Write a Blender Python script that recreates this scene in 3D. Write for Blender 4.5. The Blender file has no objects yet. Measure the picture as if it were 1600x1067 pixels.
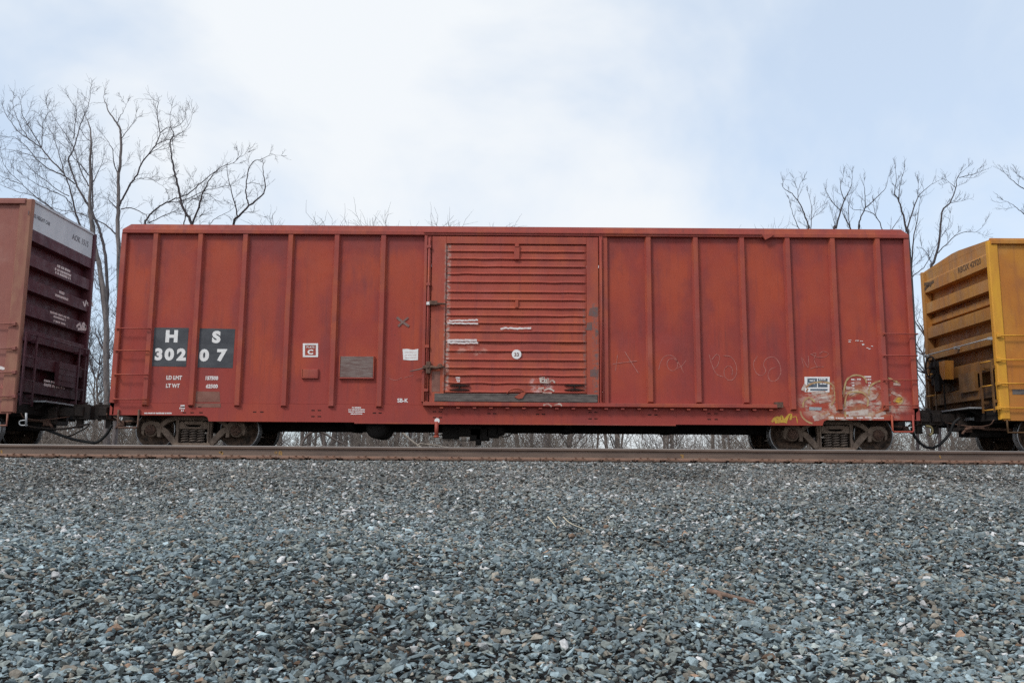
import bpy, math, random
import numpy as np
from mathutils import Vector

random.seed(7)
RNG = np.random.default_rng(11)
R = math.radians
SC = bpy.context.scene
COL = SC.collection

# ------------------------------------------------------------------ camera
F = 1350.0                                   # focal length in pixels of the 1600 px wide photograph
PITCH = math.atan((731.5 - 533.5) / F)
ROLL = R(0.40)
EYE = Vector((0.0, 0.0, -0.33))              # z = 0 is the top of the rails
cam_d = bpy.data.cameras.new('camera')
cam = bpy.data.objects.new('camera', cam_d)
COL.objects.link(cam)
cam_d.sensor_width = 36.0
cam_d.lens = 36.0 * F / 1600.0
cam_d.clip_start = 0.05
cam_d.clip_end = 3000.0
from mathutils import Matrix
cam.matrix_world = (Matrix.Translation(EYE) @ Matrix.Rotation(R(90) + PITCH, 4, 'X')
                    @ Matrix.Rotation(ROLL, 4, 'Z'))
SC.camera = cam

# ------------------------------------------------------------------ world, sun, exposure
SUN_EL, SUN_AZ = R(47), R(226)               # sun behind the photographer, a little to the left
w = bpy.data.worlds.new('World')
SC.world = w
w.use_nodes = True
nt = w.node_tree
for n in list(nt.nodes):
    nt.nodes.remove(n)
wo = nt.nodes.new('ShaderNodeOutputWorld')
bg = nt.nodes.new('ShaderNodeBackground')
bg.inputs['Strength'].default_value = 0.15
sky = nt.nodes.new('ShaderNodeTexSky')
sky.sky_type = 'NISHITA'
sky.sun_disc = False
sky.sun_elevation = SUN_EL
sky.sun_rotation = SUN_AZ
sky.air_density = 1.0
sky.dust_density = 0.3
sky.ozone_density = 3.0
tc = nt.nodes.new('ShaderNodeTexCoord')
mp = nt.nodes.new('ShaderNodeMapping')
mp.inputs['Location'].default_value = (15.5, 22.2, 4.4)
mp.inputs['Scale'].default_value = (1.0, 1.0, 1.35)
no = nt.nodes.new('ShaderNodeTexNoise')
no.inputs['Scale'].default_value = 1.6
no.inputs['Detail'].default_value = 6.0
no.inputs['Roughness'].default_value = 0.54
no.inputs['Distortion'].default_value = 0.4
ramp = nt.nodes.new('ShaderNodeValToRGB')
ramp.color_ramp.elements[0].position = 0.38
ramp.color_ramp.elements[0].color = (0.74, 0.74, 0.74, 1)
ramp.color_ramp.elements[1].position = 0.60
ramp.color_ramp.elements[1].color = (1, 1, 1, 1)
mx = nt.nodes.new('ShaderNodeMix')
mx.data_type = 'RGBA'
veil = nt.nodes.new('ShaderNodeMix')            # thin veil is pale blue, thick cloud is white
veil.data_type = 'RGBA'
veil.inputs[6].default_value = (3.6, 4.15, 4.8, 1)
veil.inputs[7].default_value = (4.55, 4.75, 4.95, 1)
thick = nt.nodes.new('ShaderNodeMapRange')
thick.interpolation_type = 'SMOOTHSTEP'
thick.inputs['From Min'].default_value = 0.38
thick.inputs['From Max'].default_value = 0.60
nt.links.new(no.outputs['Fac'], thick.inputs['Value'])
nt.links.new(thick.outputs['Result'], veil.inputs[0])
nt.links.new(veil.outputs[2], mx.inputs[7])
nt.links.new(tc.outputs['Generated'], mp.inputs['Vector'])
nt.links.new(mp.outputs['Vector'], no.inputs['Vector'])
nt.links.new(no.outputs['Fac'], ramp.inputs['Fac'])
nt.links.new(ramp.outputs['Color'], mx.inputs[0])
nt.links.new(sky.outputs['Color'], mx.inputs[6])
nt.links.new(mx.outputs[2], bg.inputs['Color'])
nt.links.new(bg.outputs['Background'], wo.inputs['Surface'])

sun_d = bpy.data.lights.new('sun', 'SUN')
sun = bpy.data.objects.new('sun', sun_d)
COL.objects.link(sun)
sun_d.energy = 1.5
sun_d.angle = R(12)
sun_d.color = (1.0, 0.96, 0.90)
sd = Vector((math.sin(SUN_AZ) * math.cos(SUN_EL), math.cos(SUN_AZ) * math.cos(SUN_EL), math.sin(SUN_EL)))
sun.rotation_euler = sd.to_track_quat('Z', 'Y').to_euler()
sun.location = (-10, -20, 30)

SC.view_settings.view_transform = 'Standard'
SC.view_settings.look = 'None'
SC.view_settings.exposure = 0.40
SC.view_settings.gamma = 1.0
SC.render.engine = 'CYCLES'
SC.cycles.use_denoising = False
SC.cycles.max_bounces = 6
SC.cycles.transparent_max_bounces = 8

# ------------------------------------------------------------------ helpers
FW = Vector((0, math.cos(PITCH), math.sin(PITCH)))
UP = Vector((0, -math.sin(PITCH), math.cos(PITCH)))
RT = Vector((1, 0, 0))


def ray(px, py):
    u, v = px - 800.0, py - 533.5
    c, s = math.cos(ROLL), math.sin(ROLL)
    return FW * F + RT * (u * c + v * s) - UP * (-u * s + v * c)


def at(px, py, y):
    """the point of the plane at depth y that the photograph shows at (px, py)"""
    d = ray(px, py)
    return EYE + d * (y / d.y)


def at_x(px, py, x):
    d = ray(px, py)
    return EYE + d * (x / d.x)


WORLD = {}


def empty(name, loc, parent=None):
    o = bpy.data.objects.new(name, None)
    COL.objects.link(o)
    o.empty_display_size = 0.3
    loc = Vector(loc)
    WORLD[o] = loc
    if parent is not None:
        o.parent = parent
        o.location = loc - WORLD[parent]
    else:
        o.location = loc
    return o


def tag(o, label, cat, group=None):
    o['label'] = label
    o['category'] = cat
    if group:
        o['group'] = group
    return o


def link_mesh(name, me, parent=None, origin=(0, 0, 0)):
    o = bpy.data.objects.new(name, me)
    COL.objects.link(o)
    origin = Vector(origin)
    WORLD[o] = origin
    if parent is not None:
        o.parent = parent
        o.location = origin - WORLD[parent]
    else:
        o.location = origin
    return o


class MB:
    """collects shapes for ONE mesh"""

    def __init__(self):
        self.v, self.f, self.sm = [], [], []

    def add(self, vs, fs, smooth=False):
        b = len(self.v)
        self.v.extend([tuple(p) for p in vs])
        self.f.extend([tuple(i + b for i in q) for q in fs])
        self.sm.extend([smooth] * len(fs))
        return self

    def box(self, x0, x1, y0, y1, z0, z1):
        vs = [(x, y, z) for x in (x0, x1) for y in (y0, y1) for z in (z0, z1)]
        return self.add(vs, [(0, 1, 3, 2), (4, 6, 7, 5), (0, 4, 5, 1), (2, 3, 7, 6), (0, 2, 6, 4), (1, 5, 7, 3)])

    def bbox(self, x0, x1, y0, y1, z0, z1, b=0.006):
        """box with chamfered front (low y) face"""
        vs = [(x0, y1, z0), (x1, y1, z0), (x1, y1, z1), (x0, y1, z1),
              (x0, y0 + b, z0), (x1, y0 + b, z0), (x1, y0 + b, z1), (x0, y0 + b, z1),
              (x0 + b, y0, z0 + b), (x1 - b, y0, z0 + b), (x1 - b, y0, z1 - b), (x0 + b, y0, z1 - b)]
        fs = [(0, 3, 2, 1)]
        for a in range(4):
            c = (a + 1) % 4
            fs += [(a, c, 4 + c, 4 + a), (4 + a, 4 + c, 8 + c, 8 + a)]
        fs.append((8, 9, 10, 11))
        return self.add(vs, fs)

    def prism(self, poly, axis, a, b):
        """polygon (two coords) swept along axis from a to b; coords order is the other two axes in xyz order"""
        n = len(poly)

        def pt(p, t):
            if axis == 'x':
                return (t, p[0], p[1])
            if axis == 'y':
                return (p[0], t, p[1])
            return (p[0], p[1], t)
        vs = [pt(p, a) for p in poly] + [pt(p, b) for p in poly]
        fs = [(i, (i + 1) % n, n + (i + 1) % n, n + i) for i in range(n)]
        fs += [tuple(range(n - 1, -1, -1)), tuple(range(n, 2 * n))]
        return self.add(vs, fs)

    def sheet(self, poly, axis, a, b):
        """open profile swept along axis (no caps)"""
        n = len(poly)

        def pt(p, t):
            if axis == 'x':
                return (t, p[0], p[1])
            if axis == 'y':
                return (p[0], t, p[1])
            return (p[0], p[1], t)
        vs = [pt(p, a) for p in poly] + [pt(p, b) for p in poly]
        return self.add(vs, [(i, i + 1, n + i + 1, n + i) for i in range(n - 1)])

    def tube(self, pts, rad, sides=8, caps=True, smooth=True):
        pts = [Vector(p) for p in pts]
        n = len(pts)
        if not isinstance(rad, (list, tuple)):
            rad = [rad] * n
        t0 = (pts[1] - pts[0]).normalized()
        ref = Vector((0, 0, 1)) if abs(t0.z) < 0.9 else Vector((1, 0, 0))
        u = t0.cross(ref).normalized()
        vs = []
        for i in range(n):
            t = (pts[min(i + 1, n - 1)] - pts[max(i - 1, 0)]).normalized()
            u = (u - t * u.dot(t)).normalized()
            vv = t.cross(u)
            for k in range(sides):
                a = 2 * math.pi * k / sides
                vs.append(pts[i] + (u * math.cos(a) + vv * math.sin(a)) * rad[i])
        fs = []
        for i in range(n - 1):
            for k in range(sides):
                k2 = (k + 1) % sides
                fs.append((i * sides + k, i * sides + k2, (i + 1) * sides + k2, (i + 1) * sides + k))
        self.add(vs, fs, smooth)
        if caps:
            b = len(self.v) - len(vs)
            self.f.append(tuple(b + k for k in range(sides - 1, -1, -1)))
            self.f.append(tuple(b + (n - 1) * sides + k for k in range(sides)))
            self.sm += [False, False]
        return self

    def lathe(self, prof, c, axis='y', sides=32, smooth=True):
        """profile of (radius, along) turned about an axis through c"""
        vs, n = [], len(prof)
        for k in range(sides):
            a = 2 * math.pi * k / sides
            ca, sa = math.cos(a), math.sin(a)
            for r, t in prof:
                if axis == 'y':
                    vs.append((c[0] + r * ca, c[1] + t, c[2] + r * sa))
                elif axis == 'x':
                    vs.append((c[0] + t, c[1] + r * ca, c[2] + r * sa))
                else:
                    vs.append((c[0] + r * ca, c[1] + r * sa, c[2] + t))
        fs = []
        for k in range(sides):
            k2 = (k + 1) % sides
            for i in range(n - 1):
                fs.append((k * n + i, k2 * n + i, k2 * n + i + 1, k * n + i + 1))
        return self.add(vs, fs, smooth)

    def ribbon(self, pts, wid, y):
        """flat stroke lying in the plane y"""
        P = [Vector((p[0], 0, p[2])) for p in pts]
        n = len(P)
        vs = []
        for i in range(n):
            t = (P[min(i + 1, n - 1)] - P[max(i - 1, 0)])
            if t.length < 1e-6:
                t = Vector((1, 0, 0))
            t.normalize()
            nn = Vector((-t.z, 0, t.x))
            wv = wid * (0.75 + 0.5 * random.random())
            for s in (-.5, .5):
                q = P[i] + nn * wv * s
                vs.append((q.x, y, q.z))
        return self.add(vs, [(2 * i, 2 * i + 1, 2 * i + 3, 2 * i + 2) for i in range(n - 1)])

    def mesh(self, name, mat, origin=(0, 0, 0)):
        me = bpy.data.meshes.new(name)
        ox, oy, oz = origin
        me.from_pydata([(x - ox, y - oy, z - oz) for x, y, z in self.v], [], self.f)
        me.polygons.foreach_set('use_smooth', self.sm)
        me.materials.append(mat)
        me.update()
        return me

    def build(self, name, mat, parent=None, origin=None):
        if origin is None:
            origin = WORLD[parent] if parent is not None else (0, 0, 0)
        return link_mesh(name, self.mesh(name, mat, origin), parent, origin)


def smooth_path(pts, n=8):
    """Catmull-Rom through the points"""
    P = [Vector(p) for p in pts]
    if len(P) < 3:
        return P
    Q = [P[0] * 2 - P[1]] + P + [P[-1] * 2 - P[-2]]
    out = []
    for i in range(1, len(Q) - 2):
        a, b, c, d = Q[i - 1:i + 3]
        for k in range(n):
            t = k / n
            out.append(0.5 * ((2 * b) + (c - a) * t + (2 * a - 5 * b + 4 * c - d) * t * t
                              + (3 * b - a - 3 * c + d) * t ** 3))
    out.append(P[-1])
    return out


# ------------------------------------------------------------------ materials
def nodes_of(name):
    m = bpy.data.materials.new(name)
    m.use_nodes = True
    t = m.node_tree
    b = t.nodes['Principled BSDF']
    return m, t, b


def noise(t, vec, scale, detail=4, rough=0.55, stretch=None, offset=None):
    n = t.nodes.new('ShaderNodeTexNoise')
    n.inputs['Scale'].default_value = scale
    n.inputs['Detail'].default_value = detail
    n.inputs['Roughness'].default_value = rough
    if stretch or offset:
        mpn = t.nodes.new('ShaderNodeMapping')
        if stretch:
            mpn.inputs['Scale'].default_value = stretch
        if offset:
            mpn.inputs['Location'].default_value = offset
        t.links.new(vec, mpn.inputs['Vector'])
        vec = mpn.outputs['Vector']
    t.links.new(vec, n.inputs['Vector'])
    return n.outputs['Fac']


def rng(t, v, a, b, c=0.0, d=1.0):
    n = t.nodes.new('ShaderNodeMapRange')
    n.interpolation_type = 'SMOOTHSTEP'
    t.links.new(v, n.inputs['Value'])
    for k, x in zip(('From Min', 'From Max', 'To Min', 'To Max'), (a, b, c, d)):
        n.inputs[k].default_value = x
    return n.outputs['Result']


def mixc(t, fac, a, b):
    n = t.nodes.new('ShaderNodeMix')
    n.data_type = 'RGBA'
    for i, x in ((0, fac), (6, a), (7, b)):
        if isinstance(x, (tuple, list)):
            n.inputs[i].default_value = (*x[:3], 1)
        elif isinstance(x, (int, float)):
            n.inputs[i].default_value = x
        else:
            t.links.new(x, n.inputs[i])
    return n.outputs[2]


def math_n(t, op, a, b=None):
    n = t.nodes.new('ShaderNodeMath')
    n.operation = op
    for i, x in enumerate((a, b)):
        if x is None:
            continue
        if isinstance(x, (int, float)):
            n.inputs[i].default_value = x
        else:
            t.links.new(x, n.inputs[i])
    return n.outputs[0]


def position(t):
    return t.nodes.new('ShaderNodeNewGeometry').outputs['Position']


def bump(t, b, h, strength, dist):
    n = t.nodes.new('ShaderNodeBump')
    n.inputs['Strength'].default_value = strength
    n.inputs['Distance'].default_value = dist
    t.links.new(h, n.inputs['Height'])
    t.links.new(n.outputs['Normal'], b.inputs['Normal'])


def simple(name, col, rough=0.7, var=0.25, scale=6.0, metal=0.0, spec=0.3, stretch=None, col2=None, bmp=0.0):
    m, t, b = nodes_of(name)
    p = position(t)
    f = rng(t, noise(t, p, scale, 5, 0.6, stretch), 0.3, 0.7)
    c2 = col2 or tuple(x * (1 - var) for x in col)
    c = mixc(t, f, col, c2)
    t.links.new(c, b.inputs['Base Color'])
    b.inputs['Roughness'].default_value = rough
    b.inputs['Metallic'].default_value = metal
    b.inputs['Specular IOR Level'].default_value = spec
    if bmp:
        bump(t, b, noise(t, p, scale * 6, 4, 0.6), bmp, 0.01)
    return m


def car_paint(name, base, orange, dark, chalk, rough=0.55, scale=1.0, wash=None, scuff=None, dust=None, panel=False):
    """weathered freight-car paint: blotches of burnt orange and dull oxide, vertical streaks, fine speckle"""
    m, t, b = nodes_of(name)
    p = position(t)
    c = mixc(t, rng(t, noise(t, p, 0.9 * scale, 3, 0.5, (1, 1, .8)), 0.42, 0.66), base, orange)
    c = mixc(t, rng(t, noise(t, p, 1.5 * scale, 4, 0.6, (1, 1, .7), (5, 2, 9)), 0.47, 0.75, 0, .75), c, dark)
    st = noise(t, p, 3.0, 5, 0.65, (3.0, 3.0, 0.22), (1, 4, 2))
    c = mixc(t, rng(t, st, 0.47, 0.72, 0, .65), c, dark)
    st3 = noise(t, p, 5.0, 6, 0.7, (4.0, 4.0, 0.13), (21, 3, 5))      # thin rust runs
    st3 = math_n(t, 'MULTIPLY', rng(t, st3, .56, .70), rng(t, noise(t, p, 1.1, 3, .5, (1, 1, 1), (9, 1, 3)), .42, .62))
    c = mixc(t, math_n(t, 'MULTIPLY', st3, .55), c, tuple(x * q for x, q in zip(dark, (.72, .9, .8))))
    ch = math_n(t, 'MULTIPLY', rng(t, noise(t, p, 16, 5, .7, (1, 1, .8), (4, 4, 4)), .64, .70), rng(t, noise(t, p, 1.7, 3, .5, None, (8, 5, 2)), .52, .66))
    c = mixc(t, math_n(t, 'MULTIPLY', ch, .6), c, (.10, .05, .04))
    st2 = noise(t, p, 4.0, 5, 0.65, (2.4, 2.4, 0.35), (11, 4, 7))
    c = mixc(t, rng(t, st2, 0.54, 0.8, 0, .5), c, orange)
    c = mixc(t, rng(t, noise(t, p, 1.1, 4, .6, (1, 1, 1), (3, 8, 1)), 0.5, 0.75, 0, .45), c, chalk)
    if panel:
        # each sheet has weathered in its own way: burnt orange in the field, dull purple oxide near top and edges
        gs = t.nodes.new('ShaderNodeSeparateXYZ')
        t.links.new(t.nodes.new('ShaderNodeTexCoord').outputs['Generated'], gs.inputs[0])
        wob = noise(t, p, 1.3, 4, .6, (1, 1, .6), (2, 6, 4))
        ex = math_n(t, 'ADD', math_n(t, 'ABSOLUTE', math_n(t, 'SUBTRACT', gs.outputs['X'], .5)), math_n(t, 'MULTIPLY', math_n(t, 'SUBTRACT', wob, .5), 1.1))
        ez = math_n(t, 'ADD', gs.outputs['Z'], math_n(t, 'MULTIPLY', math_n(t, 'SUBTRACT', wob, .5), .55))
        c = mixc(t, rng(t, ex, .25, .50, 0, .42), c, dark)
        c = mixc(t, rng(t, ez, .80, 1.0, 0, .70), c, dark)
        m1 = math_n(t, 'MULTIPLY', rng(t, ez, .38, .60), rng(t, ez, .98, .78))
        m1 = math_n(t, 'MULTIPLY', m1, rng(t, ex, .42, .10))
        c = mixc(t, math_n(t, 'MULTIPLY', m1, .6), c, orange)
    sp = noise(t, p, 34, 3, 0.7)
    c = mixc(t, rng(t, sp, 0.58, 0.72, 0, .35), c, tuple(x * .55 for x in base))
    sep = t.nodes.new('ShaderNodeSeparateXYZ')
    t.links.new(p, sep.inputs[0])
    X, Z = sep.outputs['X'], sep.outputs['Z']
    if dust:
        z0, z1, dc, amt = dust
        d = rng(t, Z, z1, z0)
        d = math_n(t, 'MULTIPLY', d, rng(t, noise(t, p, 1.6, 5, .6, (1, 1, .6), (7, 7, 7)), .3, .7, .55, 1))
        c = mixc(t, math_n(t, 'MULTIPLY', d, amt), c, dc)
    if wash:
        for (xc, zc, hx, hz, col, amt, sc_, off) in wash:
            dx = math_n(t, 'POWER', math_n(t, 'ABSOLUTE', math_n(t, 'DIVIDE', math_n(t, 'SUBTRACT', X, xc), hx)), 2.0)
            dz = math_n(t, 'POWER', math_n(t, 'ABSOLUTE', math_n(t, 'DIVIDE', math_n(t, 'SUBTRACT', Z, zc), hz)), 2.0)
            d = rng(t, math_n(t, 'ADD', dx, dz), 1.0, 0.45)
            nz = rng(t, noise(t, p, sc_, 5, .62, (1, 1, 1.6), (off, off, 0)), .46, .62)
            c = mixc(t, math_n(t, 'MULTIPLY', math_n(t, 'MULTIPLY', d, nz), amt), c, col)
    if scuff:
        for (xc, hx, z0, z1, col) in scuff:
            d = rng(t, math_n(t, 'ABSOLUTE', math_n(t, 'SUBTRACT', X, xc)), hx, hx * .3)
            d = math_n(t, 'MULTIPLY', d, rng(t, noise(t, p, 14, 5, .7, (1, 1, 1.5)), .42, .6))
            d = math_n(t, 'MULTIPLY', d, rng(t, Z, z0, z0 + .1))
            d = math_n(t, 'MULTIPLY', d, rng(t, Z, z1, z1 - .1))
            c = mixc(t, math_n(t, 'MULTIPLY', d, .8), c, col)
    t.links.new(c, b.inputs['Base Color'])
    b.inputs['Specular IOR Level'].default_value = 0.28
    r = rng(t, noise(t, p, 5, 4, .6), .3, .7, rough - .1, rough + .15)
    t.links.new(r, b.inputs['Roughness'])
    bump(t, b, noise(t, p, 22, 4, .6), 0.12, 0.004)
    return m


M = {}
RED = dict(base=(.330, .050, .037), orange=(.41, .070, .033), dark=(.225, .046, .043), chalk=(.350, .066, .055))
M['red'] = car_paint('oxide red paint', **RED, dust=(.55, 2.2, (.345, .060, .048), .55),
                     wash=[(7.0, 1.02, 1.25, .52, (.60, .53, .44), .60, 4.2, 3.0),
                           (6.9, 1.05, 1.15, .45, (.55, .42, .18), .25, 2.6, 21.0)])
M['red_panel'] = car_paint('side sheet red paint', **RED, dust=(.55, 2.2, (.345, .060, .048), .55), panel=True,
                           wash=[(7.0, 1.02, 1.25, .52, (.60, .53, .44), .70, 4.2, 3.0),
                                 (6.9, 1.05, 1.15, .45, (.55, .42, .18), .2, 2.6, 21.0)])
M['red_door'] = car_paint('door red paint', base=(.375, .072, .048), orange=(.42, .095, .046), dark=(.275, .06, .050),
                          chalk=(.42, .11, .09),
                          scuff=[(-1.35, .085, 1.2, 4.35, (.40, .33, .29)), (1.50, .05, 1.2, 3.0, (.20, .13, .12)),
                                 (1.72, .09, 1.1, 3.1, (.15, .12, .12))],
                          wash=[(-.85, 2.05, .40, .12, (.5, .25, .2), .7, 5, 2), (.6, 1.36, .28, .22, (.55, .4, .38), .6, 6, 4)])
M['red_trim'] = car_paint('trim red paint', base=(.345, .066, .049), orange=(.395, .088, .046), dark=(.255, .058, .050),
                          chalk=(.40, .12, .10), scale=2.0)
M['under'] = simple('underframe grime', (.022, .018, .016), .9, .4, 5)
M['truck'] = simple('dusty cast steel', (.29, .21, .157), .85, .5, 9, col2=(.16, .112, .085), bmp=.25)
M['wheel'] = simple('wheel steel', (.16, .10, .068), .7, .5, 10, col2=(.03, .022, .018))
M['tread'] = simple('worn wheel tread', (.42, .42, .43), .38, .3, 14, metal=.8)
M['spring'] = simple('rusty spring', (.20, .15, .118), .75, .4, 18)
M['stencil_black'] = simple('faded black stencil paint', (.058, .060, .068), .75, .5, 2.6, stretch=(.8, .8, 2), col2=(.095, .098, .106))
M['white'] = simple('stencil white paint', (.86, .85, .83), .7, .15, 12, col2=(.76, .72, .70))
M['white_worn'] = simple('worn stencil white', (.80, .76, .74), .75, .3, 20, col2=(.66, .52, .49))
M['guard'] = simple('bare grey steel strip', (.17, .145, .13), .6, .4, 5, stretch=(1, 1, 4), col2=(.085, .07, .065), metal=.2)
M['board'] = simple('bare weathered board', (.24, .19, .17), .8, .4, 9, stretch=(.6, 1, 6), col2=(.15, .085, .075), bmp=.3)
M['rusty'] = simple('rusty lock hardware', (.17, .095, .065), .85, .45, 24, col2=(.085, .05, .04), bmp=.3)
M['hole'] = simple('dark bolt recess', (.035, .018, .015), .9, .3, 9)
M['chalk'] = simple('chalk line', (.47, .20, .17), .9, .3, 26, col2=(.38, .10, .08))
M['chalk_grey'] = simple('grey chalk', (.26, .16, .14), .9, .3, 22)
M['patch'] = simple('brown touch-up paint', (.27, .13, .10), .8, .3, 7, col2=(.20, .085, .065))
M['yellow_spray'] = simple('yellow spray paint', (.50, .38, .18), .8, .5, 9, col2=(.37, .15, .09))
M['white_spray'] = simple('white spray paint', (.60, .53, .47), .8, .5, 8, col2=(.38, .17, .13))
M['gold_spray'] = simple('gold spray paint', (.60, .38, .05), .8, .4, 16, col2=(.45, .24, .06))
M['scuff_dark'] = simple('dark scrape', (.13, .105, .105), .7, .4, 18, col2=(.22, .09, .07))
M['rubber'] = simple('black air hose rubber', (.02, .02, .02), .7, .2, 10)
M['coupler'] = simple('greasy coupler steel', (.060, .044, .036), .7, .5, 9, col2=(.028, .022, .019), bmp=.3)
M['brass'] = simple('brass hose fitting', (.50, .40, .20), .5, .3, 10, metal=.5)
M['panel_blue'] = simple('dull blue black field', (.06, .075, .10), .8, .4, 12, col2=(.16, .19, .23))

M['maroon_side'] = car_paint('faded maroon side', base=(.30, .108, .084), orange=(.33, .13, .095), dark=(.25, .09, .075),
                             chalk=(.38, .20, .165))
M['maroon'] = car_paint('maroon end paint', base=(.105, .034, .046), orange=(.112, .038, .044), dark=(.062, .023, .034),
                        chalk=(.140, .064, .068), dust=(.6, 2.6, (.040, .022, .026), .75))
M['maroon_post'] = simple('orange brown corner post', (.33, .16, .105), .7, .3, 5, stretch=(1, 1, .3), col2=(.26, .095, .075))
M['band_white'] = simple('dirty white band', (.62, .64, .66), .7, .15, 2, stretch=(1, 1, .5), col2=(.50, .52, .55))
M['grey_text'] = simple('faded black lettering', (.20, .20, .22), .8, .3, 12)
M['yellow'] = car_paint('yellow side paint', base=(.52, .215, .034), orange=(.48, .170, .028), dark=(.33, .120, .040),
                        chalk=(.55, .30, .09), dust=(.55, 1.8, (.36, .14, .04), .6))
M['yellow_post'] = simple('bright yellow post', (.68, .34, .035), .6, .25, 4, stretch=(1, 1, .3), col2=(.56, .245, .035))
M['yellow_end'] = car_paint('grimy yellow end', base=(.46, .215, .045), orange=(.42, .175, .04), dark=(.24, .125, .065),
                            chalk=(.40, .26, .13), dust=(1.2, 3.6, (.036, .024, .017), .98))
M['brown_text'] = simple('brown lettering', (.14, .085, .05), .8, .3, 12)
M['galv'] = simple('galvanised walkway', (.45, .46, .47), .5, .3, 20, metal=.4)


def rail_mat():
    m, t, b = nodes_of('rusty rail steel')
    p = position(t)
    c = mixc(t, rng(t, noise(t, p, 3, 5, .6, (.5, 1, 2)), .35, .65), (.170, .115, .087), (.118, .078, .060))
    c = mixc(t, rng(t, noise(t, p, 30, 3, .6), .6, .75, 0, .6), c, (.05, .03, .025))
    sep = t.nodes.new('ShaderNodeSeparateXYZ')
    t.links.new(p, sep.inputs[0])
    c = mixc(t, math_n(t, 'MULTIPLY', rng(t, sep.outputs['Z'], -.150, -.166), rng(t, noise(t, p, 6, 4, .6), .3, .6, .3, .9)), c, (.27, .145, .098))
    top = rng(t, sep.outputs['Z'], -.010, -.004)
    c = mixc(t, top, c, (.36, .34, .32))
    t.links.new(c, b.inputs['Base Color'])
    t.links.new(math_n(t, 'MULTIPLY', top, .7), b.inputs['Metallic'])
    b.inputs['Roughness'].default_value = .6
    bump(t, b, noise(t, p, 60, 4, .6), .15, .004)
    return m


M['rail'] = rail_mat()
M['plate'] = simple('orange rust plate', (.25, .14, .095), .9, .5, 14, col2=(.11, .062, .045), bmp=.3)
M['tie'] = simple('creosoted wood', (.060, .042, .032), .9, .4, 8, stretch=(6, .6, 3), bmp=.4)
M['rail_paint'] = simple('yellow crayon mark', (.42, .24, .07), .8, .4, 30, col2=(.22, .13, .06))


def stone_mat():
    m, t, b = nodes_of('crushed ballast stone')
    a = t.nodes.new('ShaderNodeAttribute')
    a.attribute_type = 'INSTANCER'
    a.attribute_name = 'tint'
    p = position(t)
    tcn = t.nodes.new('ShaderNodeTexCoord').outputs['Object']
    f = rng(t, noise(t, p, 55, 5, .65), .3, .72, .70, 1.22)
    vm = t.nodes.new('ShaderNodeVectorMath')
    vm.operation = 'SCALE'
    t.links.new(a.outputs['Color'], vm.inputs[0])
    t.links.new(f, vm.inputs['Scale'])
    t.links.new(vm.outputs[0], b.inputs['Base Color'])
    b.inputs['Roughness'].default_value = .82
    b.inputs['Specular IOR Level'].default_value = .3
    bump(t, b, noise(t, p, 130, 4, .65), .35, .006)
    return m


M['stone'] = stone_mat()
M['bed'] = simple('packed stone dust', (.075, .07, .066), .95, .5, 40, col2=(.03, .028, .027), bmp=.6)
M['ground'] = simple('brown leaf litter', (.13, .10, .075), .95, .4, 1.2, col2=(.09, .085, .05), bmp=.4)
M['bark_pale'] = simple('pale grey bark', (.235, .205, .195), .9, .5, 5, stretch=(2, 2, .6), col2=(.11, .095, .095), bmp=.3)
M['bark_dark'] = simple('dark bark', (.085, .072, .075), .9, .4, 6, stretch=(2, 2, .6), col2=(.05, .042, .045))
M['twig'] = simple('thin twigs', (.115, .100, .105), .9, .3, 2, col2=(.075, .065, .07))
M['brush'] = simple('grey brown brush stems', (.27, .225, .19), .9, .5, .5, col2=(.14, .115, .10))
M['wood_bark'] = simple('grey woodland bark', (.17, .14, .125), .9, .4, 1.5, col2=(.09, .075, .068))
M['dry_stick'] = simple('dry stick bark', (.24, .16, .12), .9, .4, 22, col2=(.13, .085, .065), bmp=.4)
M['straw_bark'] = simple('pale sapling bark', (.42, .37, .31), .9, .3, 6, col2=(.30, .26, .22))
M['straw'] = simple('pale dry straw', (.62, .54, .40), .8, .2, 20)

# ------------------------------------------------------------------ ground and ballast
D = 17.60                     # depth of the boxcar side
CY = D + 1.50                 # train track centre line
NY = CY - 4.27                # near track centre line
NEAR_RAIL = NY - 0.755

PROF = [(-6, -1.75), (0, -1.72), (2.5, -1.62), (4, -1.36), (5, -1.20), (7, -0.965), (9, -0.755), (10.5, -0.61),
        (12.2, -0.43), (12.8, -0.33), (13.25, -0.252), (13.6, -0.25), (14.3, -0.245), (16.1, -0.225), (17.0, -0.30), (17.8, -0.22),
        (20.6, -0.22), (22.0, -0.6), (24, -1.3), (30, -1.5)]
_py = np.array([p[0] for p in PROF])
_pz = np.array([p[1] for p in PROF])
_waves = [(3.1, 1.9, .4, .012), (1.3, 3.7, 2.2, .016), (.9, .35, .0, .022), (.5, 1.1, 2.1, .022), (1.7, .8, 4.0, .014), (.33, .55, 1.2, .028), (2.6, 2.1, .6, .010)]


def ballast_z(x, y):
    x, y = np.asarray(x, float), np.asarray(y, float)
    z = np.interp(y, _py, _pz)
    amp = np.clip((13.2 - y) / 1.5, 0, 1)
    for a, b_, ph, h in _waves:
        z = z + amp * h * np.sin(a * x + b_ * y + ph)
    # a low heap towards the left foreground
    z = z + .10 * np.exp(-(((x + 2.6) / 2.0) ** 2 + ((y - 6.4) / 1.0) ** 2))
    return z


g = MB()
g.add([(-900, -300, -1.9), (900, -300, -1.9), (900, 1500, -1.9), (-900, 1500, -1.9)], [(0, 1, 2, 3)])
go = g.build('ground', M['ground'])
go['kind'] = 'structure'

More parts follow.
